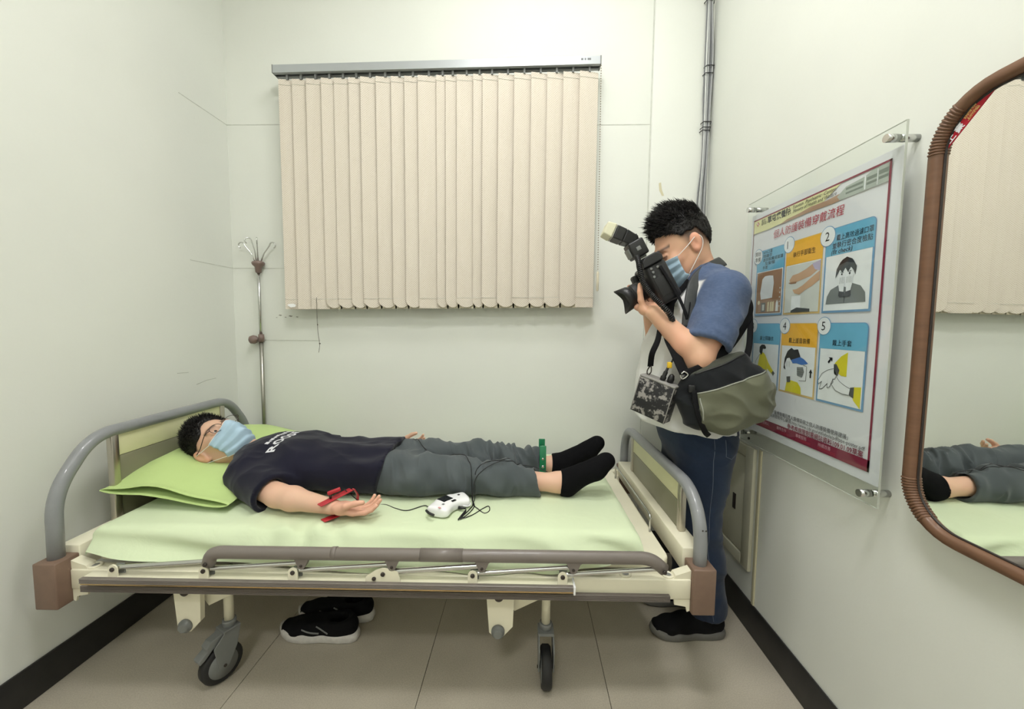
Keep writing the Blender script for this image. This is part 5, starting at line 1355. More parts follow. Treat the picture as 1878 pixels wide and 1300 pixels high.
# glasses
M['rim'] = mat('thin_dark_metal_rim', (58, 48, 46), 0.3, metal=0.7)
def lens_mat():
    t = NT('spectacle_lens'); out = t.n['Material Output']; t.n.remove(t.b)
    tr = t.new('ShaderNodeBsdfTransparent'); gl = t.new('ShaderNodeBsdfGlossy'); gl.inputs['Roughness'].default_value = 0.02
    mx = t.new('ShaderNodeMixShader'); mx.inputs[0].default_value = 0.06
    t.link(tr, 0, mx, 1); t.link(gl, 0, mx, 2); t.t.links.new(mx.outputs[0], out.inputs[0]); return t.m
M['lens'] = lens_mat()
gl = thing('eyeglasses', 'thin dark metal eyeglasses worn by the lying man', 'glasses', tuple(H1.p(0.10, 0.0)))
for sd in (-1, 1):
    ring = []
    for k in range(28):
        a = 2 * math.pi * k / 28; cx, cy = math.cos(a), math.sin(a)
        ring.append(Vector(H1.p(0.1145 - 0.004 * abs(cx), 0.004 + 0.0175 * math.copysign(abs(cy) ** 0.85, cy), sd * (0.034 + 0.0245 * math.copysign(abs(cx) ** 0.85, cx)))))
    rm = MB().tube(ring, 0.0011, 6, closed=True).build('rim', 'rim', gl)
    MB().add(ring, [tuple(range(28))]).build('lens', 'lens', rm)
    MB().tube(smooth_path([H1.p(0.110, 0.010, sd * 0.058), H1.p(0.098, 0.011, sd * 0.075), H1.p(0.03, 0.010, sd * 0.0835), H1.p(-0.010, 0.014, sd * 0.0865), H1.p(-0.036, -0.012, sd * 0.084)], 6), 0.0014, 6).build('temple', 'rim', gl)
MB().tube(smooth_path([H1.p(0.1155, 0.008, -0.0105), H1.p(0.1195, 0.011, 0), H1.p(0.1155, 0.008, 0.0105)], 5), 0.0012, 6).build('bridge', 'rim', gl)

# T-shirt
NAVY = lin(23, 23, 37)
g = SDF((-1.16, 1.19, 0.535), (-0.46, 1.90, 0.78), 0.004)
g.loft([((-1.075, 1.535, 0.655), 0.095, 0.058), ((-1.01, 1.535, 0.648), 0.165, 0.086), ((-0.88, 1.535, 0.645), 0.172, 0.093), ((-0.70, 1.535, 0.632), 0.160, 0.083), ((-0.500, 1.537, 0.634), 0.180, 0.092)], (0, 1, 0), 0.03, p=2.3)
g.clip((-0.535, 1.5, 0.6), (1, 0, -0.25))
def sleeves(g, items, r0, r1, hole0, hole1, k):
    """sleeve tubes with flat, hollow ends, blended onto the shirt body"""
    for a, b in items:
        g2 = SDF(g.lo, [x[-1] for x in g.ax], g.h); g2.F = g2.F[:g.F.shape[0], :g.F.shape[1], :g.F.shape[2]]; g2.ax = g.ax
        if g2.F.shape != g.F.shape: g2.F = np.full(g.F.shape, 0.5, np.float32)
        d = nrm(b - a); g2.cone(a, b + d * 0.05, r0, r1, 0.0); g2.clip(b + d * 0.012, d)
        g2.cone(b - d * 0.03, b + d * 0.06, hole0, hole1, 0.004, 'sub')
        t = np.clip(0.5 + 0.5 * (g.F - g2.F) / k, 0, 1); g.F = g.F * (1 - t) + g2.F * t - k * t * (1 - t)
items = []
for s_, sg in (('N', -1), ('F', 1)):
    a = J['sh' + s_] + (0, -0.02 * sg, 0.0); b = a + (J['el' + s_] - a) * 0.80 + np.array([0, 0, -0.006])
    items.append((a, b))
sleeves(g, items, 0.064, 0.070, 0.050, 0.062, 0.04)
g.cone(H1.p(-0.02, -0.03), J['neck'] + (-0.012, 0, 0.014), 0.055, 0.060, 0.006, 'sub')
V, Q = g.mesh()
def shirt_w(V, N):
    A = V * np.array([9.0, 16.0, 16.0]); B = np.stack([V[:, 0] * 5 + V[:, 1] * 14, V[:, 1] * 6 - V[:, 0] * 10, V[:, 2] * 10], 1)
    w = 0.010 * (ridge(B) - 0.5) + 0.004 * (ridge(A * 1.7) - 0.5)
    drape = np.exp(-((V[:, 0] + 0.60) / 0.10) ** 2) * 0.006 * np.sin(V[:, 1] * 55 + V[:, 2] * 20)
    return (w + drape) * sstep(0.555, 0.60, V[:, 2])
def shirt_c(V, N): return mixc(np.tile(NAVY, (len(V), 1)), lin(32, 31, 47), vnoise(V * 12) * 0.6)
sh1 = np_mesh('t_shirt', V, Q, 'cloth_vcol', man1, disp=shirt_w, col=shirt_c, relax=1)
# printed lettering across the chest
M['print_white'] = mat('white_print', (214, 214, 218), 0.8)
def on_shirt(P, ob_bvh, lift=0.0015):
    h_ = ob_bvh.ray_cast(Vector(P) + Vector((0, 0, 0.3)), Vector((0, 0, -1)))
    return (h_[0] + Vector((0, 0, lift))) if h_[0] is not None else Vector(P)
from mathutils.bvhtree import BVHTree
def bvh_of(o):
    me = o.data
    return BVHTree.FromPolygons([v.co.copy() for v in me.vertices], [tuple(p.vertices) for p in me.polygons])
bv = bvh_of(sh1)
for s, x0, sz, wd, y0 in (('ROOSEUM', -0.922, 0.046, 0.265, 1.405),):
    tv, tf = text_geo(s, sz, bold=0.03 * sz); w = max(p[0] for p in tv) - min(p[0] for p in tv)
    MB().add([on_shirt((x0 - b, y0 + a * wd / w, 0.60), bv) for a, b in tv], tf).build('shirt_print', 'print_white', sh1)
rb = random.Random(2); yy = 1.445
while yy < 1.655:                       # a row of small unreadable letters above the big ones
    w = rb.uniform(0.007, 0.016); h_ = rb.uniform(0.010, 0.014)
    MB().add([on_shirt((-0.968 - b, yy + a, 0.60), bv) for a, b in ((0, 0), (w, 0), (w, h_ * 0.4), (w, h_), (0, h_), (0, h_ * 0.5))], [(0, 1, 2, 3, 4, 5)]).build('shirt_print', 'print_white', sh1)
    yy += w + 0.004

# trousers
g = SDF((-0.66, 1.33, 0.535), (0.14, 1.78, 0.76), 0.004)
g.loft([((-0.62, 1.537, 0.628), 0.150, 0.072), ((-0.54, 1.537, 0.626), 0.152, 0.070), ((-0.44, 1.540, 0.622), 0.150, 0.070)], (0, 1, 0), 0.02, p=2.3)
for s_, hem in (('N', 0.055), ('F', 0.072)):
    hp, kn, an = J['hip' + s_], J['kn' + s_], J['an' + s_]
    e = kn + (an - kn) * ((hem - kn[0]) / (an[0] - kn[0]))
    g.chain([hp + (0.075, 0, -0.002), hp + (kn - hp) * 0.5, kn + (0, 0, 0.004), kn + (e - kn) * 0.5, e], [0.076, 0.074, 0.062, 0.058, 0.056], 0.028)
    def fn(X, Y, Z, e=e): return np.maximum(-(X - e[0] + 0.25 * (Z - 0.6)), np.abs(Y - e[1]) - 0.09)
    g.op(e - (0.06, 0.1, 0.1), e + (0.1, 0.1, 0.1), fn, 0, 'sub')
    g.cone(e - (0.03, 0, 0), e + (0.06, 0, 0), 0.040, 0.052, 0.004, 'sub')
V, Q = g.mesh()
def tr_w(V, N):
    x = V[:, 0]
    B = np.stack([x * 13 + V[:, 2] * 9, V[:, 1] * 9 - x * 4, V[:, 2] * 9 + x * 3], 1)
    C = np.stack([x * 30 + 12 * V[:, 1], V[:, 1] * 10, V[:, 2] * 12 - 4 * x], 1)
    far = sstep(1.55, 1.60, V[:, 1])
    D = np.stack([x * 44 + 16 * V[:, 1] + 10 * V[:, 2], V[:, 1] * 9, V[:, 2] * 11], 1)
    am = 0.005 + 0.007 * far * sstep(-0.32, -0.15, x) + 0.005 * sstep(-0.28, -0.05, x)
    w = 0.016 * (ridge(B) - 0.55) + 2.0 * am * (ridge(C) - 0.6) + 1.2 * am * far * (ridge(D) - 0.6)
    w = w * sstep(-0.56, -0.46, x)
    pull = 0.004 * np.sin(30 * (x + 0.5) - 40 * (V[:, 2] - 0.6)) * np.exp(-((x + 0.42) / 0.12) ** 2)
    return (w + pull) * sstep(0.55, 0.60, V[:, 2])
G1, G2 = lin(74, 80, 82), lin(87, 93, 95)
tr1 = np_mesh('trousers', V, Q, 'cloth_vcol', man1, disp=tr_w, col=lambda V, N: mixc(np.tile(G1, (len(V), 1)), G2, vnoise(V * 20)), relax=1)
# socks
M['sock'] = mat('black_sock', (16, 16, 18), 0.9, bump=0.4, bscale=500, spec=0.1)
for s_ in ('N', 'F'):
    an = J['an' + s_]; fy = -0.012 if s_ == 'N' else 0.02
    heel = an + (0.045, 0, -0.014); toe = an + (0.187, fy, 0.092); ball = an + (0.150, fy, 0.055)
    g = SDF(an - (0.06, 0.09, 0.075), an + (0.24, 0.10, 0.16), 0.0035)
    g.chain([an - (0.03, 0, -0.002), an, heel], [0.0385, 0.0385, 0.033], 0.02); g.chain([an + (0.02, 0, 0.006), toe], [0.038, 0.025], 0.025); g.chain([heel, ball, toe], [0.031, 0.030, 0.023], 0.025)
    g.loft([(ball, 0.036, 0.026), (toe, 0.030, 0.021)], (0, 1, 0.0), 0.02)
    lim = 0.140 if s_ == 'N' else 0.118
    g.clip((lim, 1.5, 0.6), (-1, 0, 0.05))
    V, Q = g.mesh()
    np_mesh('sock', V, Q, 'sock', man1, disp=lambda V, N: 0.002 * (ridge(V * np.array([26, 18, 18])) - 0.5), relax=1)
# ================================================================== STANDING PHOTOGRAPHER
H2 = Head((0.592, 1.555, 1.488), (-0.87, -0.03, -0.49), (-0.49, 0.0, 0.87), 1.05)
K = dict(neck=(0.672, 1.565, 1.375), shN=(0.690, 1.392, 1.305), shF=(0.690, 1.738, 1.305), elN=(0.580, 1.338, 1.085), elF=(0.600, 1.800, 1.080), wrN=(0.447, 1.396, 1.236), wrF=(0.500, 1.640, 1.270),
         hipN=(0.672, 1.478, 0.80), hipF=(0.672, 1.652, 0.80), knN=(0.668, 1.482, 0.45), knF=(0.668, 1.655, 0.45), anN=(0.712, 1.490, 0.09), anF=(0.712, 1.662, 0.09))
K = {k: np.array(v) for k, v in K.items()}
g = SDF((0.30, 1.24, 0.0), (0.86, 1.88, 1.66), 0.0033)
H2.build(g, K['neck'], 0.058, eyes_open=False)
g.loft([(K['neck'] + (0, 0, -0.01), 0.10, 0.062), ((0.678, 1.565, 1.30), 0.155, 0.090), ((0.655, 1.565, 1.20), 0.160, 0.108), ((0.640, 1.565, 1.08), 0.155, 0.125), ((0.642, 1.565, 0.95), 0.150, 0.122), ((0.662, 1.565, 0.82), 0.155, 0.105)], (0, 1, 0), 0.03)
for s_ in ('N', 'F'):
    g.chain([K['sh' + s_], K['el' + s_]], [0.052, 0.044], 0.03)
    fd = K['wr' + s_] - K['el' + s_]
    g.chain([K['el' + s_], K['el' + s_] + fd * 0.30, K['wr' + s_]], [0.041, 0.043, 0.028], 0.02)
    g.chain([K['hip' + s_], K['kn' + s_], K['kn' + s_] + (K['an' + s_] - K['kn' + s_]) * 0.35, K['an' + s_]], [0.080, 0.052, 0.052, 0.036], 0.03)
    g.chain([K['an' + s_] - (0, 0, 0.03), K['an' + s_] + (-0.17, 0, -0.055)], [0.034, 0.026], 0.02)
# left hand cradles the lens, right hand on the grip
hand(g, K['wrN'] + (-0.004, 0.012, 0.006), (-0.16, 0.92, 0.34), (-0.15, -0.34, 0.92), (-0.95, -0.10, -0.20), [(0.45, 0.65, 0.50), (0.5, 0.70, 0.50), (0.5, 0.70, 0.50), (0.5, 0.7, 0.5)], [(0.25, 0.20, 0.80), (0.30, -0.05, 0.90), (0.40, -0.15, 0.85)], 0.93, spread=0.03)
hand(g, K['wrF'] + (-0.008, -0.006, 0.010), (-0.80, -0.22, 0.52), (-0.25, -0.95, -0.10), (0.52, -0.10, 0.85), [(0.35, 0.85, 0.55), (0.40, 0.85, 0.55), (0.4, 0.85, 0.55), (0.45, 0.8, 0.5)], [(0.6, 0.5, 0.6), (0.9, 0.2, 0.4), (0.95, 0.0, 0.3)], 0.98)
V, Q = g.mesh()
SK2 = lin(218, 176, 146)
def skin2(V, N):
    f, u, s = H2.loc(V); inh = V[:, 2] > 1.36
    c = mixc(np.tile(SK2, (len(V), 1)), lin(222, 152, 126), 0.45 * vnoise(V * 16))
    # clipped sides and nape
    fade = sstep(0.030, -0.010, f - 0.45 * np.maximum(u - 0.02, -0.06)) * sstep(-0.055, 0.0, u + 0.15 * np.minimum(f + 0.03, 0) * 0) * inh * (np.abs(s) < 0.079)
    c = mixc(c, lin(52, 42, 38), 0.88 * fade * (0.35 + 0.65 * sstep(-0.05, 0.03, u)))
    brow = np.exp(-((u - 0.030) / 0.006) ** 2) * (np.abs(np.abs(s) - 0.032) < 0.021) * (f > 0.05) * inh
    c = mixc(c, lin(32, 24, 22), 0.85 * brow)
    lid = np.exp(-((u - 0.003) / 0.0022) ** 2) * (np.abs(np.abs(s) - 0.031) < 0.016) * (f > 0.07) * inh
    c = mixc(c, lin(40, 28, 26), 0.8 * lid)
    c = mixc(c, lin(224, 148, 124), 0.45 * (inh * (np.abs(s) > 0.0795)))
    return c
man2 = np_mesh('person', V, Q, 'skin', None, col=skin2, relax=1)
tag(man2, 'standing photographer in a blue and white T-shirt aiming a camera down at the bed', 'person')
strands(H2, hair(H2, man2, 0.062, 0.046, 0.018, 160, 8, back=-0.030, tl=1.0, top=0.85), man2, 4200, 22, 0.030, 0.007)
face_mask(H2, man2)

# T-shirt: blue shoulders and sleeves, white body
g = SDF((0.42, 1.24, 0.76), (0.87, 1.90, 1.46), 0.004)
g.loft([(K['neck'] + (0.002, 0, -0.012), 0.105, 0.070), ((0.682, 1.565, 1.305), 0.170, 0.102), ((0.662, 1.565, 1.20), 0.178, 0.130), ((0.636, 1.565, 1.08), 0.178, 0.162), ((0.628, 1.565, 0.95), 0.178, 0.176), ((0.630, 1.565, 0.80), 0.184, 0.182)], (0, 1, 0), 0.03, p=2.3)
g.clip((0.65, 1.5, 0.805), (-0.16, 0, -1))
items = [(K['sh' + s_] + (0, (0.02 if s_ == 'N' else -0.02), 0), K['sh' + s_] + (K['el' + s_] - K['sh' + s_]) * 0.74) for s_ in ('N', 'F')]
sleeves(g, items, 0.072, 0.074, 0.054, 0.066, 0.045)
g.cone(H2.p(-0.02, -0.03), K['neck'] + (0.004, 0, 0.020), 0.060, 0.068, 0.006, 'sub')
# hollow hem
g.loft([((0.632, 1.565, 0.76), 0.174, 0.170), ((0.632, 1.565, 0.83), 0.160, 0.155)], (0, 1, 0), 0.005, 'sub')
V, Q = g.mesh()
def shirt2_w(V, N):
    B = np.stack([V[:, 0] * 10 + V[:, 2] * 4, V[:, 1] * 8, V[:, 2] * 12 - V[:, 0] * 6], 1)
    C = np.stack([V[:, 0] * 18, V[:, 1] * 14 + V[:, 2] * 5, V[:, 2] * 22 + V[:, 0] * 14], 1)
    return 0.012 * (ridge(B) - 0.5) + 0.006 * (ridge(C) - 0.5)
BLUE, WHITE = lin(72, 88, 118), lin(228, 228, 226)
def shirt2_c(V, N):
    c = np.tile(WHITE, (len(V), 1))
    side = np.where(V[:, 1] < 1.565, 1.0, 0.0)[:, None]
    a = K['shN'] * side + K['shF'] * (1 - side); b = K['elN'] * side + K['elF'] * (1 - side)
    ab = b - a; t = np.clip(((V - a) * ab).sum(1) / (ab * ab).sum(1), 0, 1)
    dist = np.linalg.norm(V - a - ab * t[:, None], axis=1)
    blue = np.maximum(sstep(0.094, 0.086, dist), sstep(1.335, 1.345, V[:, 2] + 0.15 * (V[:, 0] - 0.70)))
    nz = vnoise(V * np.array([160, 160, 420]))
    c = mixc(c, mixc(np.tile(BLUE, (len(V), 1)), lin(92, 106, 134), nz * 0.8), blue)
    return c
sh2 = np_mesh('t_shirt', V, Q, 'cloth_vcol', man2, disp=shirt2_w, col=shirt2_c, relax=1)
M['navy_rib'] = mat('navy_collar_rib', (58, 74, 108), 0.85)
col_pts = []
bvs = bvh_of(sh2)
nk = K['neck'] + np.array([0.004, 0, 0.018]); nd = nrm(K['neck'] + np.array([0.004, 0, 0.020]) - H2.p(-0.02, -0.03)); nu = nrm(np.cross(nd, (0, 1, 0))); nw = np.cross(nd, nu)
for k in range(36):
    a = 2 * math.pi * k / 36; col_pts.append(Vector(nk + nd * 0.008 + (nu * math.cos(a) + nw * math.sin(a)) * 0.069))
MB().tube(col_pts, 0.0055, 8, closed=True).build('collar', 'navy_rib', sh2)

# jeans
g = SDF((0.50, 1.36, 0.03), (0.86, 1.79, 0.90), 0.004)
g.loft([((0.655, 1.565, 0.88), 0.150, 0.125), ((0.665, 1.565, 0.80), 0.160, 0.122), ((0.675, 1.565, 0.74), 0.155, 0.112)], (0, 1, 0), 0.02, p=2.3)
for s_ in ('N', 'F'):
    hp, kn, an = K['hip' + s_], K['kn' + s_], K['an' + s_]
    g.chain([hp + (0.006, 0, -0.03), hp + (kn - hp) * 0.5, kn, kn + (an - kn) * 0.4 + (0.008, 0, 0), an + (0.004, 0, 0.04), an + (0.0, 0, -0.012)], [0.097, 0.086, 0.070, 0.069, 0.060, 0.060], 0.03)
g.ell((0.735, 1.565, 0.80), (0.065, 0.13, 0.085), None, 0.04)
g.clip((0.65, 1.5, 0.085), (0.15, 0, -1)); g.clip((0.65, 1.5, 0.875), (0, 0, 1))
V, Q = g.mesh()
def jean_w(V, N):
    B = np.stack([V[:, 0] * 8, V[:, 1] * 8, V[:, 2] * 16 + V[:, 0] * 8], 1); C = np.stack([V[:, 0] * 14 + V[:, 2] * 6, V[:, 1] * 12, V[:, 2] * 26 - 10 * V[:, 0]], 1)
    low = sstep(0.30, 0.08, V[:, 2]) + 0.8 * np.exp(-((V[:, 2] - 0.46) / 0.07) ** 2) + 0.6 * np.exp(-((V[:, 2] - 0.74) / 0.05) ** 2)
    return 0.007 * (ridge(B) - 0.5) + 0.008 * low * (ridge(C) - 0.55)
D1, D2 = lin(30, 40, 58), lin(50, 64, 88)
def jean_c(V, N): return mixc(np.tile(D1, (len(V), 1)), D2, 0.75 * vnoise(V * np.array([14, 14, 7])) * sstep(0.1, 0.7, V[:, 2]) + 0.2 * vnoise(V * 240))
je = np_mesh('jeans', V, Q, 'cloth_vcol', man2, disp=jean_w, col=jean_c, relax=1)
bvj = bvh_of(je)
M['stitch'] = mat('jeans_stitching', (92, 100, 116), 0.8)
def side_cast(bv_, x, z, lift=0.001):
    h_ = bv_.ray_cast(Vector((x, 1.0, z)), Vector((0, 1, 0)))
    return None if h_[0] is None else h_[0] + Vector((0, -lift, 0))
for pts in ([(0.70, 0.80), (0.705, 0.74), (0.73, 0.728), (0.762, 0.745), (0.768, 0.80)], [(0.662, 0.80), (0.665, 0.6), (0.668, 0.4), (0.695, 0.2), (0.71, 0.09)]):
    dense = []
    for (a0, a1), (b0, b1) in zip(pts[:-1], pts[1:]):
        for k in range(8): dense.append((a0 + (b0 - a0) * k / 8, a1 + (b1 - a1) * k / 8))
    pp = [side_cast(bvj, x, z) for x, z in dense]; pp = [p for p in pp if p is not None]
    MB().tube(pp, 0.0012, 5).build('stitching', 'stitch', je)

# shoes
M['shoe_black'] = mat('black_knit', (18, 18, 20), 0.85, bump=0.5, bscale=350, spec=0.15)
M['sole_grey'] = mat('grey_foam_sole', (112, 110, 106), 0.7, var=0.06, vscale=60)
M['sole_white'] = mat('white_foam_sole', (206, 202, 196), 0.65, var=0.08, vscale=70, bump=0.3, bscale=160)
def shoe(cx, cy, ang, L, sole_m, top, parent=None, label=None, lift=0.03, toe_spring=0.012):
    """trainer pointing along ang from heel (cx, cy)"""
    ca, sa = math.cos(ang), math.sin(ang)
    def W(a, b, z): return np.array([cx + ca * a - sa * b, cy + sa * a + ca * b, z])
    def half(a):
        t = a / L; return float(np.interp(t, [0, 0.05, 0.2, 0.42, 0.68, 0.85, 0.95, 1.0], [0.014, 0.028, 0.034, 0.033, 0.044, 0.040, 0.026, 0.008]))
    root = thing('shoe', label, 'shoe', tuple(W(L * 0.5, 0, 0)), group=None) if label else None
    par = root if root else parent
    # sole
    out = []; N_ = 26
    for k in range(N_ + 1): a = L * k / N_; out.append((a, half(a)))
    ring = [(a, h_) for a, h_ in out] + [(a, -h_) for a, h_ in reversed(out)]
    vs_, fs = [], []; n = len(ring)
    lev = [(0.0, 0.90), (0.006, 1.0), (0.018, 1.03), (lift, 0.98)]
    for z, s_ in lev:
        for a, b in ring:
            t = a / L; sp_ = toe_spring * max(0, (t - 0.72) / 0.28) ** 2
            wv = 0.004 * math.sin(t * 9) if z > 0.02 else 0
            vs_.append(tuple(W(L * 0.5 + (a - L * 0.5) * (1 + (s_ - 1) * 0.4), b * s_, z + sp_ + wv)))
    for i in range(len(lev) - 1):
        for j in range(n): fs.append((i * n + j, i * n + (j + 1) % n, (i + 1) * n + (j + 1) % n, (i + 1) * n + j))
    fs.append(tuple(reversed(range(n)))); fs.append(tuple(range((len(lev) - 1) * n, len(lev) * n)))
    MB().add(vs_, fs, True).build('shoe_sole', sole_m, par)
    lo = np.minimum(W(-0.05, -0.1, 0), np.minimum(W(L + 0.05, 0.1, 0), np.minimum(W(-0.05, 0.1, 0), W(L + 0.05, -0.1, 0)))); hi = np.maximum(W(-0.05, -0.1, 0), np.maximum(W(L + 0.05, 0.1, 0), np.maximum(W(-0.05, 0.1, 0), W(L + 0.05, -0.1, 0)))); hi[2] = 0.18; lo[2] = 0.0
    g = SDF(lo, hi, 0.004)
    w = np.array([-sa, ca, 0.0])
    g.loft([(W(0.032, 0, 0.052), 0.030, 0.032), (W(L * 0.30, 0, 0.058), 0.035, 0.042), (W(L * 0.55, 0, 0.050), 0.038, 0.034), (W(L * 0.76, 0, 0.040), 0.041, 0.026), (W(L * 0.91, 0, 0.036 + toe_spring * 0.4), 0.030, 0.018)], w, 0.02, p=2.2)
    g.cone(W(0.052, 0, 0.06), W(0.058, 0, top), 0.036, 0.037, 0.02); g.cone(W(0.075, 0, 0.06), W(0.095, 0, top - 0.004), 0.034, 0.033, 0.02)
    g.clip(W(0, 0, lift - 0.006), (0, 0, -1)); g.clip(W(0.06, 0, top), nrm((ca * 0.10, sa * 0.10, 1)))
    g.cone(W(0.060, 0, 0.05), W(0.066, 0, top + 0.03), 0.022, 0.031, 0.006, 'sub'); g.cone(W(0.085, 0, 0.06), W(0.095, 0, top + 0.03), 0.020, 0.027, 0.006, 'sub')
    V, Q = g.mesh()
    up = np_mesh('shoe_upper', V, Q, 'shoe_black', par, relax=1)
    return root, up, W
for s_ in ('N', 'F'):
    an = K['an' + s_]
    shoe(an[0] + 0.070, an[1] + (0.0 if s_ == 'N' else 0.0), math.pi + (0.03 if s_ == 'N' else -0.05), 0.285, 'sole_grey', 0.105, parent=man2)

# ------------------------------------------------------------------ camera with flash
CL = nrm((-0.87, 0.0, -0.49)); CU = nrm((-0.49, 0.0, 0.87)); CS = np.array([0.0, 1.0, 0.0]); CC = np.array([0.468, 1.492, 1.352])
def CP(l, u, s=0.0): return Vector(CC + CL * l + CU * u + CS * s)
CR = Matrix((tuple(CL), tuple(CS), tuple(CU))).transposed()
def cbox(lo, hi, bev, name, m, parent):
    """box in camera coordinates (along lens, side, up)"""
    c_ = (Vector(lo) + Vector(hi)) / 2; h_ = (Vector(hi) - Vector(lo)) / 2
    mb = MB().box(-h_, h_, bev, 3, rot=CR); p = CP(c_.x, c_.z, c_.y)
    mb.v = [tuple(Vector(v) + p) for v in mb.v]
    return mb.build(name, m, parent)
camt = thing('camera', 'black digital camera with lens hood held by the standing photographer', 'camera', tuple(CP(0, -0.085)))
M['cam_black'] = mat('camera_black', (24, 24, 26), 0.5, bump=0.35, bscale=420, coat=0.1)
body = cbox((-0.048, -0.074, -0.084), (0.032, 0.070, 0.066), 0.014, 'camera_body', 'cam_black', camt)
cbox((-0.054, -0.040, -0.02), (-0.048, 0.050, 0.045), 0.003, 'rear_screen', 'black_glass', body)
cbox((0.026, 0.030, -0.078), (0.052, 0.074, 0.055), 0.010, 'grip', 'cam_black', body)
MB().prism([(-0.040, 0.0), (0.034, 0.0), (0.030, 0.022), (0.012, 0.034), (-0.026, 0.034), (-0.044, 0.018)], CP(0, 0.062, -0.028), CL, CU, -0.056).build('prism_hump', 'cam_black', body, bevel=0.004)
cbox((-0.064, -0.018, 0.066), (-0.046, 0.018, 0.094), 0.005, 'eyecup', 'rubber', body)
for l, u in ((0.010, 0.050), (0.010, 0.036), (-0.012, 0.046), (0.014, 0.020)):
    MB().lathe([(0.005, 0), (0.005, 0.003), (0.003, 0.004)], CP(l, u, -0.074), axis=(0, -1, 0), n=12).build('side_button', 'grey_plastic', body)
cbox((-0.024, -0.0765, -0.055), (0.020, -0.0735, 0.012), 0.002, 'port_cover', 'rubber', body)
lens = MB().lathe([(0.034, 0.0), (0.036, 0.006), (0.036, 0.030), (0.038, 0.032), (0.038, 0.060), (0.0355, 0.062), (0.0355, 0.078), (0.034, 0.080)], CP(0.028, -0.006), axis=tuple(CL), n=32).build('lens_barrel', 'black', camt)
MB().lathe([(0.0386, 0.0), (0.0392, 0.003), (0.0392, 0.018), (0.0386, 0.021)], CP(0.066, -0.006), axis=tuple(CL), n=32).build('zoom_ring', 'rubber', lens)
MB().lathe([(0.030, 0.0), (0.026, 0.004), (0.012, 0.007), (0.001, 0.008)], CP(0.098, -0.006), axis=tuple(CL), n=28).build('lens_glass', 'black_glass', lens)
vs_, fs = [], []
NP_ = 56
for lay, dr in ((0, 0.0), (1, -0.0022)):
    for k in range(NP_):
        a = 2 * math.pi * k / NP_
        pet = 0.5 + 0.5 * math.cos(2 * a); Lh = 0.012 + 0.030 * pet ** 0.8 + 0.006 * (0.5 + 0.5 * math.cos(2 * a + math.pi)) ** 2
        for l, r in ((0.094, 0.0385), (0.100, 0.042), (0.100 + Lh, 0.043 + 0.10 * Lh)):
            vs_.append(CP(l, -0.006 + (r + dr) * math.cos(a), (r + dr) * math.sin(a)))
o2 = NP_ * 3
for k in range(NP_):
    k2 = (k + 1) % NP_
    for q in range(2):
        fs.append((k * 3 + q, k2 * 3 + q, k2 * 3 + q + 1, k * 3 + q + 1)); fs.append((o2 + k * 3 + q, o2 + k * 3 + q + 1, o2 + k2 * 3 + q + 1, o2 + k2 * 3 + q))
    fs.append((k * 3 + 2, k2 * 3 + 2, o2 + k2 * 3 + 2, o2 + k * 3 + 2))
MB().add(vs_, fs, True).build('lens_hood', 'black', lens)
# flash gun on the hot shoe
fl = thing('flash_gun', 'black flash gun with a cream diffuser cap mounted on the camera', 'flash', tuple(CP(0, 0.096)))
cbox((-0.018, -0.016, 0.0975), (0.018, 0.016, 0.106), 0.001, 'hot_shoe_foot', 'grey_plastic', fl)
fb = cbox((-0.028, -0.036, 0.106), (0.030, 0.036, 0.166), 0.006, 'flash_body', 'black', fl)
cbox((0.030, -0.026, 0.116), (0.036, 0.026, 0.150), 0.003, 'sensor_window', 'grey_plastic', fb)
cbox((-0.006, -0.0375, 0.128), (0.010, -0.0355, 0.142), 0.001, 'battery_catch', 'grey_plastic', fb)
hd_d = Vector((-0.925, 0.0, 0.38)).normalized(); hd_u = Vector((0.38, 0, 0.925)).normalized(); hp0 = CP(0.004, 0.176)
MB().cyl(CP(0.0, 0.160), CP(0.0, 0.186), 0.026, 20).build('swivel_neck', 'black', fb)
def fbox(l0, l1, w0, w1, h0, h1, name, m, parent):
    vs_ = []
    for l, w, h_ in ((l0, w0, h0), (l1, w1, h1)):
        for a, b in ((-1, -1), (1, -1), (1, 1), (-1, 1)): vs_.append(hp0 + hd_d * l + Vector((0, 1, 0)) * (w * a) + hd_u * (h_ * b))
    return MB().add(vs_, [(3, 2, 1, 0), (4, 5, 6, 7), (0, 1, 5, 4), (1, 2, 6, 5), (2, 3, 7, 6), (3, 0, 4, 7)]).build(name, m, parent, bevel=0.004)
fh = fbox(-0.018, 0.030, 0.026, 0.036, 0.020, 0.0235, 'flash_head', 'black', fl)
fbox(0.030, 0.066, 0.036, 0.037, 0.0235, 0.0245, 'flash_head_front', 'black', fh)
fbox(0.0662, 0.071, 0.0375, 0.0375, 0.0250, 0.0250, 'silver_band', 'steel', fh)
M['diffcap'] = mat('cream_translucent_plastic', (214, 212, 184), 0.4)
fbox(0.0712, 0.104, 0.0385, 0.036, 0.0258, 0.0225, 'diffuser_cap', 'diffcap', fl)

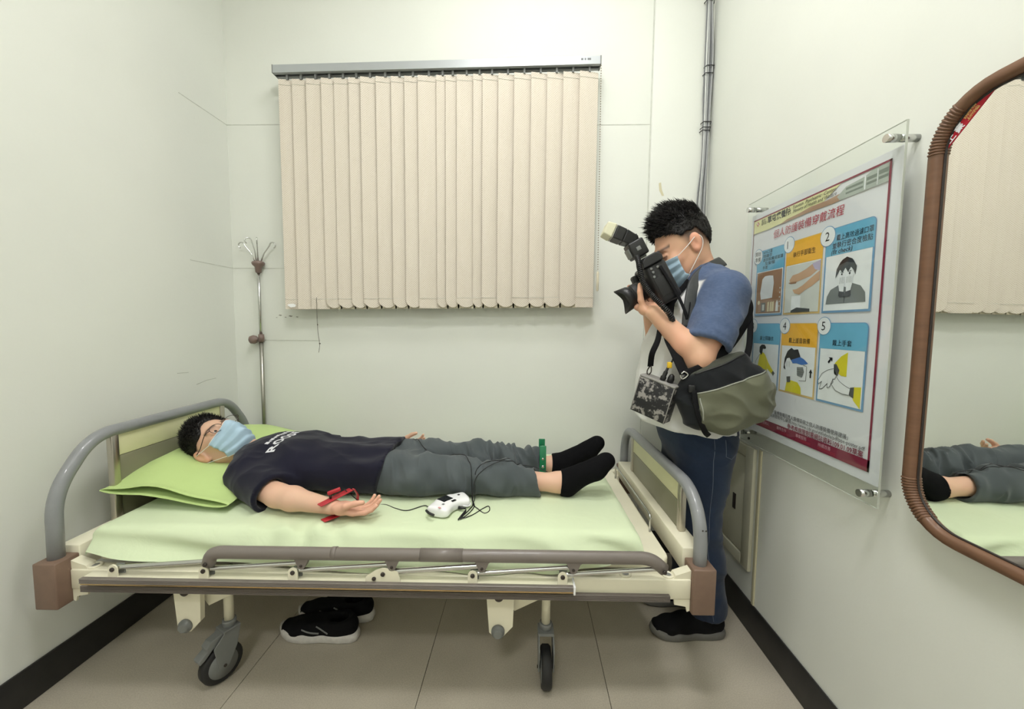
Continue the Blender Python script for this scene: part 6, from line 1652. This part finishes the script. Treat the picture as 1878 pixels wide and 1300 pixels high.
# coiled power cord from the flash to the battery pack
cp_ = smooth_path([CP(0.022, 0.112, -0.038), CP(0.032, 0.096, -0.062), (0.392, 1.408, 1.390), (0.402, 1.398, 1.345), (0.424, 1.374, 1.300), (0.452, 1.348, 1.262), (0.482, 1.344, 1.225), (0.508, 1.385, 1.185), (0.525, 1.384, 1.145), (0.512, 1.356, 1.10), (0.502, 1.338, 1.078)], 10)
def coil(path, R, pitch, r, n=5):
    out = []; ph = 0.0; P = path; u = None
    for i in range(len(P) - 1):
        t = (P[i + 1] - P[i]); L = t.length; t.normalize()
        if u is None: _, u, _w = frame_of(t)
        u = (u - t * u.dot(t)).normalized(); w = t.cross(u); st = max(2, int(L / pitch * 8))
        for k in range(st):
            f = k / st; ph += 2 * math.pi * (L / pitch) / st
            out.append(P[i].lerp(P[i + 1], f) + (u * math.cos(ph) + w * math.sin(ph)) * R)
    return out
co = MB().tube(coil([Vector(p) for p in cp_], 0.0078, 0.0062, 0.0026), 0.0026, 5).build('coiled_cord', 'black')
tag(co, 'black coiled cord running from flash gun to battery pack', 'cord')

# battery pack hanging at the front hip
pk = thing('battery_pack', 'scuffed grey and black battery pack box hanging at the photographer\'s front', 'battery pack', (0.43, 1.345, 0.885))
def camo_mat():
    t = NT('worn_mottled_case'); b = t.b; tc = t.new('ShaderNodeTexCoord')
    n1 = t.new('ShaderNodeTexNoise'); n1.inputs['Scale'].default_value = 38; n1.inputs['Detail'].default_value = 8; n1.inputs['Roughness'].default_value = 0.65
    t.link(tc, 'Object', n1, 'Vector')
    cr = t.new('ShaderNodeValToRGB'); e = cr.color_ramp.elements; e[0].position = 0.51; e[0].color = srgb(26, 26, 30); e[1].position = 0.57; e[1].color = srgb(150, 146, 142)
    cr.color_ramp.interpolation = 'LINEAR'; t.link(n1, 'Fac', cr, 0); t.link(cr, 'Color', b, 'Base Color'); b.inputs['Roughness'].default_value = 0.5
    return t.m
M['camo'] = camo_mat()
M['case_edge'] = mat('worn_case_edge', (140, 138, 134), 0.5, var=0.15, vscale=60)
pr = Euler((0.0, math.radians(15), math.radians(-42)), 'XYZ').to_matrix(); pc_ = Vector((0.446, 1.362, 0.948))
def pbox(lo, hi, bev, name, m, parent):
    c_ = (Vector(lo) + Vector(hi)) / 2; h_ = (Vector(hi) - Vector(lo)) / 2
    mb = MB().box(-h_, h_, bev, 2, rot=pr); mb.v = [tuple(Vector(v) + pr @ c_ + pc_) for v in mb.v]
    return mb.build(name, m, parent)
pb = pbox((-0.062, -0.027, -0.066), (0.062, 0.027, 0.060), 0.003, 'pack_case', 'camo', pk)
pbox((-0.063, -0.028, 0.060), (0.063, 0.028, 0.067), 0.002, 'pack_lid', 'case_edge', pk)
for x in (-0.0625, 0.0595): pbox((x, -0.0285, -0.066), (x + 0.003, -0.0255, 0.060), 0.0008, 'edge_trim', 'case_edge', pb)
def PP(a, b, c): return pr @ Vector((a, b, c)) + pc_
pg = MB().lathe([(0.009, 0), (0.010, 0.012), (0.007, 0.016), (0.007, 0.030), (0.0045, 0.034), (0.004, 0.052)], PP(0.005, 0, 0.067), axis=tuple(pr @ Vector((0.12, 0, 1))), n=14).build('power_plug', 'black', pk)
MB().lathe([(0.010, 0), (0.011, 0.014), (0.008, 0.026), (0.003, 0.030)], PP(0.030, 0.004, 0.067), axis=tuple(pr @ Vector((0, 0, 1))), n=14).build('control_knob', 'black', pk)
M['yellow_tape'] = mat('yellow_tape', (226, 186, 40), 0.6)
MB().box((-0.007, -0.006, -0.010), (0.007, 0.006, 0.010), 0.002).build('cable_label', 'yellow_tape', pk).location = PP(0.014, -0.002, 0.124)
MB().tube(smooth_path([PP(0.011, 0, 0.118), PP(0.018, 0, 0.14), (0.495, 1.335, 1.10)], 5), 0.003, 6).build('power_lead', 'black', pk)
# pack strap: webbing with snap hook, up round the neck
def strap(name, pts, w, m, parent=None, hint=None, th=0.0016):
    return MB().tube(smooth_path(pts, 7), w, 8, r2=th, hint=hint).build(name, m, parent)
strap('strap', [PP(-0.048, 0, 0.098), (0.425, 1.345, 1.10), (0.447, 1.360, 1.145), (0.480, 1.415, 1.215), (0.545, 1.475, 1.30), (0.595, 1.490, 1.36)], 0.010, 'black_matte', pk, hint=(1, 0, 0))
MB().tube(smooth_path([PP(-0.048, 0, 0.066), PP(-0.054, 0, 0.080), PP(-0.047, 0, 0.100), PP(-0.040, 0, 0.080)], 6, True), 0.0022, 6, closed=True).build('snap_hook', 'dark_bolt', pk)

# camera neck strap
M['strap_leather'] = mat('charcoal_leather', (52, 54, 54), 0.55, var=0.1, vscale=60, bump=0.2, bscale=300)
ns = thing('camera_strap', '', 'strap', (0.53, 1.40, 1.22))
strap('strap_end', [CP(-0.02, 0.045, -0.078), (0.520, 1.408, 1.310), (0.548, 1.392, 1.240), (0.556, 1.392, 1.215), (0.562, 1.396, 1.240), (0.568, 1.404, 1.275)], 0.006, 'black_matte', ns, hint=(-0.7, 0, 0.7))
strap('neck_band', [(0.556, 1.388, 1.190), (0.562, 1.398, 1.240), (0.584, 1.428, 1.325), (0.618, 1.462, 1.372), (0.668, 1.478, 1.408), (0.716, 1.510, 1.430), (0.742, 1.562, 1.440), (0.712, 1.635, 1.424), (0.650, 1.668, 1.390), (0.590, 1.660, 1.320)], 0.021, 'strap_leather', ns, hint=(-0.75, 0.1, 0.65), th=0.0025)
strap('strap_end', [(0.590, 1.660, 1.325), (0.545, 1.630, 1.290), (0.515, 1.590, 1.330), CP(-0.02, 0.045, 0.074)], 0.006, 'black_matte', ns, hint=(-0.7, 0, 0.7))
tag(ns, 'wide black camera strap around the photographer\'s neck', 'strap')

# shoulder bag
bag = thing('shoulder_bag', 'olive green and black sling bag at the photographer\'s near hip', 'bag', (0.66, 1.31, 0.85))
g = SDF((0.47, 1.22, 0.80), (0.84, 1.40, 1.14), 0.004)
g.loft([((0.528, 1.318, 0.985), 0.050, 0.026), ((0.580, 1.312, 0.958), 0.098, 0.044), ((0.655, 1.308, 0.962), 0.112, 0.050), ((0.735, 1.310, 0.968), 0.094, 0.046), ((0.785, 1.315, 0.962), 0.050, 0.026)], (0.12, 0, 1), 0.03, p=2.6)
g.cone((0.60, 1.315, 1.055), (0.700, 1.318, 1.085), 0.022, 0.026, 0.03)
V, Q = g.mesh()
OL, BK = lin(98, 100, 82), lin(28, 30, 32)
def bag_c(V, N):
    line = 0.968 + (V[:, 0] - 0.52) * 0.36; z = V[:, 2]
    c = mixc(np.tile(OL, (len(V), 1)), lin(116, 118, 98), vnoise(V * 14))
    c = mixc(c, BK, sstep(-0.002, 0.002, z - line)); top = 1.030 + (V[:, 0] - 0.52) * 0.42
    c = mixc(c, lin(78, 80, 70), sstep(-0.002, 0.002, z - top) * 0.8)
    c = mixc(c, BK, sstep(0.553, 0.548, V[:, 0] + 0.2 * (z - 0.95)))
    return c
def bag_w(V, N):
    B = np.stack([V[:, 0] * 12 + V[:, 2] * 16, V[:, 1] * 8, V[:, 2] * 18 - V[:, 0] * 8], 1); line = 0.968 + (V[:, 0] - 0.52) * 0.36
    return 0.013 * (ridge(B) - 0.5) + 0.004 * sstep(0.004, -0.004, V[:, 2] - line) - 0.004
bg = np_mesh('bag_body', V, Q, 'cloth_vcol', bag, disp=bag_w, col=bag_c, relax=1)
bvb = bvh_of(bg)
def on_bag(x, z, lift=0.002): return side_cast(bvb, x, z, lift)
M['zip'] = mat('reflective_piping', (150, 152, 140), 0.4)
pp = [on_bag(0.545 + 0.225 * k / 20, 0.968 + (0.025 + 0.225 * k / 20) * 0.36, 0.0015) for k in range(21)]; MB().tube([p for p in pp if p], 0.0022, 6).build('piping', 'zip', bg)
pp = [on_bag(0.545 + 0.16 * k / 20, 1.030 + (0.025 + 0.16 * k / 20) * 0.42 - 0.002, 0.001) for k in range(21)]; MB().tube([p for p in pp if p], 0.0022, 6).build('zipper', 'black', bg)
pp = [on_bag(0.556 + 0.01 * k / 10, 0.965 - 0.07 * k / 10, 0.002) for k in range(11)]; MB().tube([p for p in pp if p], 0.0022, 6).build('drawcord', 'zip', bg)
MB().tube(smooth_path([(0.512, 1.300, 1.022), (0.504, 1.300, 1.034), (0.515, 1.298, 1.046), (0.527, 1.298, 1.036)], 6, True), 0.0028, 6, closed=True).build('ring', 'chrome', bag)
for z, w_ in ((0.995, 0.020), (0.955, 0.016), (0.915, 0.014)):
    MB().box((0.520 + (0.995 - z) * 0.35, 1.268, z - 0.012), (0.520 + (0.995 - z) * 0.35 + w_, 1.282, z + 0.012), 0.003).build('buckle', 'black', bag)
strap('tail_strap', [(0.536, 1.270, 0.99), (0.548, 1.262, 0.92), (0.575, 1.272, 0.862), (0.60, 1.292, 0.838)], 0.009, 'black_matte', bag, hint=(1, 0, 0))
strap('shoulder_strap', [(0.522, 1.300, 1.036), (0.575, 1.300, 1.060), (0.640, 1.318, 1.105), (0.705, 1.352, 1.165), (0.765, 1.400, 1.235), (0.800, 1.470, 1.30), (0.795, 1.575, 1.365), (0.745, 1.66, 1.405)], 0.017, 'black_matte', bag, hint=(-0.5, 0, 0.85), th=0.002)
strap('shoulder_strap', [(0.518, 1.300, 1.038), (0.500, 1.335, 1.100), (0.490, 1.385, 1.165), (0.520, 1.470, 1.27), (0.590, 1.590, 1.37), (0.680, 1.650, 1.405), (0.745, 1.66, 1.405)], 0.019, 'black_matte', bag, hint=(1, 0.3, 0.2), th=0.002)
strap('back_strap', [(0.722, 1.325, 1.085), (0.745, 1.350, 1.130), (0.765, 1.385, 1.19), (0.785, 1.43, 1.25)], 0.010, 'black_matte', bag, hint=(1, 0, 0))
# ================================================================== SMALL THINGS ON AND UNDER THE BED
bvt = bvh_of(tr1); bvp = bvh_of(man1)
sheet_bv = None
def top_of(x, y, lift=0.002):
    """height of whatever lies on the mattress at x, y"""
    z = MT + 0.001
    for b_ in (bvt, bvp, bv):
        h_ = b_.ray_cast(Vector((x, y, 1.2)), Vector((0, 0, -1)))
        if h_[0] is not None: z = max(z, h_[0].z)
    return Vector((x, y, z + lift))
# hand-held recorder
dv_ = thing('handheld_recorder', 'white kidney-shaped handheld medical recorder lying beside the hand', 'medical device', (-0.255, 1.33, MT))
ax_d = nrm((0.11, 0.145, 0)); ax_n = np.array([ax_d[1], -ax_d[0], 0]); dc = np.array([-0.256, 1.328, MT + 0.019])
g = SDF(dc - (0.13, 0.13, 0.03), dc + (0.13, 0.13, 0.045), 0.0028)
def DP(a, b, z=0.0): return dc + ax_d * a + ax_n * b + np.array([0, 0, z])
g.loft([(DP(-0.055, 0.010), 0.040, 0.0185), (DP(-0.02, -0.004), 0.037, 0.0185), (DP(0.02, -0.004), 0.036, 0.0185), (DP(0.055, 0.010), 0.038, 0.0185)], ax_n, 0.006, p=3.2)
V, Q = g.mesh()
db = np_mesh('device_case', V, Q, 'white_plastic', dv_, relax=2)
def dpatch(name, a0, a1, b0, b1, m, r=0.003, z=0.0190):
    c_ = DP((a0 + a1) / 2, (b0 + b1) / 2, z); rt_ = Matrix((tuple(ax_d), tuple(-ax_n), (0, 0, 1))).transposed()
    mb = MB().box((-(a1 - a0) / 2, -(b1 - b0) / 2, -0.0006), ((a1 - a0) / 2, (b1 - b0) / 2, 0.0010), 0.0005, 1, rot=rt_)
    mb.v = [tuple(Vector(v) + Vector(c_)) for v in mb.v]
    return mb.build(name, m, db)
dpatch('device_screen', -0.030, 0.012, -0.030, 0.008, 'black_glass')
dpatch('device_button', -0.008, 0.010, 0.017, 0.026, 'black'); dpatch('device_button', -0.045, -0.037, 0.012, 0.020, 'grey_plastic'); dpatch('device_button', 0.040, 0.048, -0.004, 0.004, 'black')
M['pink_mark'] = mat('faint_red_mark', (214, 150, 150), 0.6)
dpatch('device_mark', -0.068, -0.062, 0.020, 0.030, 'pink_mark', z=0.0182)
MB().tube(smooth_path([DP(-0.0865, -0.016, 0.004), DP(-0.0925, 0.004, 0.004), DP(-0.090, 0.026, 0.002)], 6), 0.0042, 8).build('rubber_end', 'rubber', dv_)
pgp = MB().lathe([(0.0055, 0), (0.0055, 0.012), (0.004, 0.016), (0.0025, 0.026)], DP(0.012, 0.034, -0.006), axis=tuple(ax_n * 0.9 + ax_d * 0.45), n=10).build('cable_plug', 'black', dv_)
MB().tube(smooth_path([DP(0.026, 0.036, -0.004), DP(0.040, 0.052, -0.006), DP(0.056, 0.048, -0.004), DP(0.058, 0.040, -0.002)], 6), 0.0022, 6).build('lanyard_loop', 'white_plastic', dv_)
# leads
M['lead'] = mat('black_lead', (22, 22, 24), 0.5)
pe = DP(0.024, 0.058, -0.010)
def lead(pts, label):
    P = smooth_path([p if len(p) == 3 and p[2] is not None else tuple(top_of(p[0], p[1])) for p in pts], 8)
    Q_ = []
    for p in P:
        t_ = top_of(p.x, p.y, 0.0018); Q_.append(Vector((p.x, p.y, max(p.z, t_.z))))
    tag(MB().tube(Q_, 0.0016, 6).build('electrode_lead', 'lead'), label, 'cable', 'electrode leads')
zt_ = MT + 0.004
lead([(pe[0], pe[1], zt_), (-0.200, 1.262, zt_), (-0.170, 1.285, zt_), (-0.142, 1.330, zt_), (-0.122, 1.352, zt_), (-0.116, 1.318, zt_), (-0.132, 1.300, zt_), (-0.160, 1.335, zt_), (-0.180, 1.372, zt_), (-0.165, 1.40, None), (-0.06, 1.455, None), (0.02, 1.530, None), (0.062, 1.600, None)], 'black lead looping from the recorder over both trouser legs to the green clamp')
lead([(pe[0], pe[1], zt_ + 0.003), (-0.205, 1.255, zt_), (-0.182, 1.300, zt_), (-0.172, 1.352, zt_), (-0.185, 1.395, None), (-0.205, 1.440, None), (-0.25, 1.470, None), (-0.33, 1.520, None), (-0.40, 1.560, None), (-0.46, 1.640, None), (-0.53, 1.74, None), (-0.60, 1.815, None)], 'black lead running from the recorder up across the grey thighs')
lead([(pe[0], pe[1], zt_ + 0.005), (-0.212, 1.25, zt_), (-0.196, 1.29, zt_), (-0.180, 1.345, zt_), (-0.178, 1.395, None), (-0.150, 1.432, None), (-0.03, 1.49, None), (0.04, 1.50, None), (0.09, 1.485, None)], 'black lead running from the recorder along the near shin')
lead([DP(-0.06, -0.030, -0.010), (-0.345, 1.345, zt_), (-0.395, 1.305, zt_), (-0.440, 1.318, zt_), (-0.49, 1.345, zt_), (-0.545, 1.330, zt_), (-0.598, 1.272, 0.640)], 'black lead running from the recorder to the red wrist clamp')
# electrode clamps
M['red_plastic'] = mat('red_plastic', (178, 36, 48), 0.4, coat=0.2); M['green_plastic'] = mat('green_plastic', (22, 120, 78), 0.3, coat=0.4); M['yellow_plastic'] = mat('yellow_plastic', (222, 196, 34), 0.4)
def obox(c, d, n, hl, hw, ht, bev, name, m, parent):
    """box centred at c: length along d, thickness along n"""
    d = Vector(d).normalized(); n = Vector(n); n = (n - d * n.dot(d)).normalized(); w = n.cross(d)
    R_ = Matrix((tuple(d), tuple(w), tuple(n))).transposed(); mb = MB().box((-hl, -hw, -ht), (hl, hw, ht), bev, 2, rot=R_); mb.v = [tuple(Vector(v) + Vector(c)) for v in mb.v]
    return mb.build(name, m, parent)
rc = thing('wrist_clamp', 'red plastic electrode clamp gripping the near wrist', 'clamp', (-0.63, 1.245, MT))
obox((-0.617, 1.252, 0.6215), (0.55, 0.80, 0.14), (0, 0, 1), 0.056, 0.0125, 0.0022, 0.0015, 'upper_jaw', 'red_plastic', rc)
obox((-0.622, 1.240, 0.5605), (0.55, 0.80, 0.0), (0, 0, 1), 0.034, 0.0125, 0.0022, 0.0015, 'lower_jaw', 'red_plastic', rc)
MB().tube(smooth_path([(-0.580, 1.305, 0.628), (-0.572, 1.316, 0.600), (-0.578, 1.308, 0.566), (-0.606, 1.262, 0.561)], 6), 0.009, 8, r2=0.002, hint=(0.8, -0.55, 0)).build('hinge', 'red_plastic', rc)
MB().cyl((-0.628, 1.240, 0.622), (-0.628, 1.238, 0.640), 0.004, 10).build('electrode_post', 'dark_bolt', rc)
obox((-0.618, 1.244, 0.645), (0.85, 0.4, 0.25), (0, 0, 1), 0.020, 0.006, 0.0055, 0.002, 'lead_plug', 'red_plastic', rc)
gc = thing('ankle_clamp', 'shiny green plastic electrode clamp standing on the far ankle', 'clamp', (0.078, 1.65, MT))
ax_, ay_ = 0.078, 1.662
obox((ax_, 1.606, 0.632), (0, 0.06, 1), (0, -1, 0), 0.066, 0.0135, 0.0028, 0.002, 'near_jaw', 'green_plastic', gc)
obox((ax_, 1.716, 0.632), (0, -0.06, 1), (0, 1, 0), 0.066, 0.0135, 0.0028, 0.002, 'far_jaw', 'green_plastic', gc)
MB().cyl((ax_, 1.612, 0.667), (ax_, 1.710, 0.667), 0.006, 12).build('hinge', 'green_plastic', gc)
MB().lathe([(0.007, 0), (0.007, 0.005), (0.003, 0.008)], (ax_, 1.601, 0.614), axis=(0, -1, 0), n=12).build('electrode_post', 'chrome', gc)
MB().lathe([(0.005, 0), (0.005, 0.004), (0.003, 0.005)], (ax_, 1.604, 0.645), axis=(0, -1, 0), n=12).build('rivet', 'chrome', gc)
yc = thing('wrist_clip', 'small yellow electrode clip on the far wrist', 'clamp', (-0.640, 1.845, 0.60))
obox((-0.640, 1.838, 0.6305), (0.3, 0.9, 0.0), (0, 0, 1), 0.026, 0.010, 0.002, 0.001, 'upper_jaw', 'yellow_plastic', yc)
obox((-0.650, 1.842, 0.640), (0.8, 0.2, 0.55), (0, 0, 1), 0.014, 0.006, 0.005, 0.002, 'lead_plug', 'yellow_plastic', yc)
obox((-0.608, 1.828, 0.628), (1, 0, 0), (0, 0, 1), 0.010, 0.006, 0.006, 0.002, 'connector', 'black', yc)
MB().tube(smooth_path([(-0.636, 1.838, 0.640), (-0.625, 1.834, 0.644), (-0.612, 1.829, 0.632)], 5), 0.0016, 6).build('short_lead', 'lead', yc)

# pair of trainers under the bed
for hx, hy, ang, lab in ((-0.618, 1.408, math.pi - 0.02, 'black and white trainer under the bed, nearer to the camera'), (-0.600, 1.515, math.pi + 0.03, 'black and white trainer under the bed, behind the other shoe')):
    rt_, up_, W = shoe(hx, hy, ang, 0.302, 'sole_white', 0.088, label=lab, lift=0.034, toe_spring=0.016)
    rt_['group'] = 'pair of trainers under the bed'
    for a0, a1, z0, z1 in ((0.10, 0.145, 0.046, 0.070), (0.135, 0.20, 0.044, 0.056)):
        bvu = bvh_of(up_); pts = []
        for k in range(9):
            x_ = W(a0 + (a1 - a0) * k / 8, 0, 0)[0]; h_ = bvu.ray_cast(Vector((x_, hy - 0.3, z0 + (z1 - z0) * k / 8)), Vector((0, 1, 0)))
            if h_[0] is not None: pts.append(h_[0] + Vector((0, -0.0008, 0)))
        if len(pts) > 2: MB().tube(pts, 0.0035, 6, r2=0.0012, hint=(0, 0, 1)).build('side_stripe', 'grey_plastic', up_)
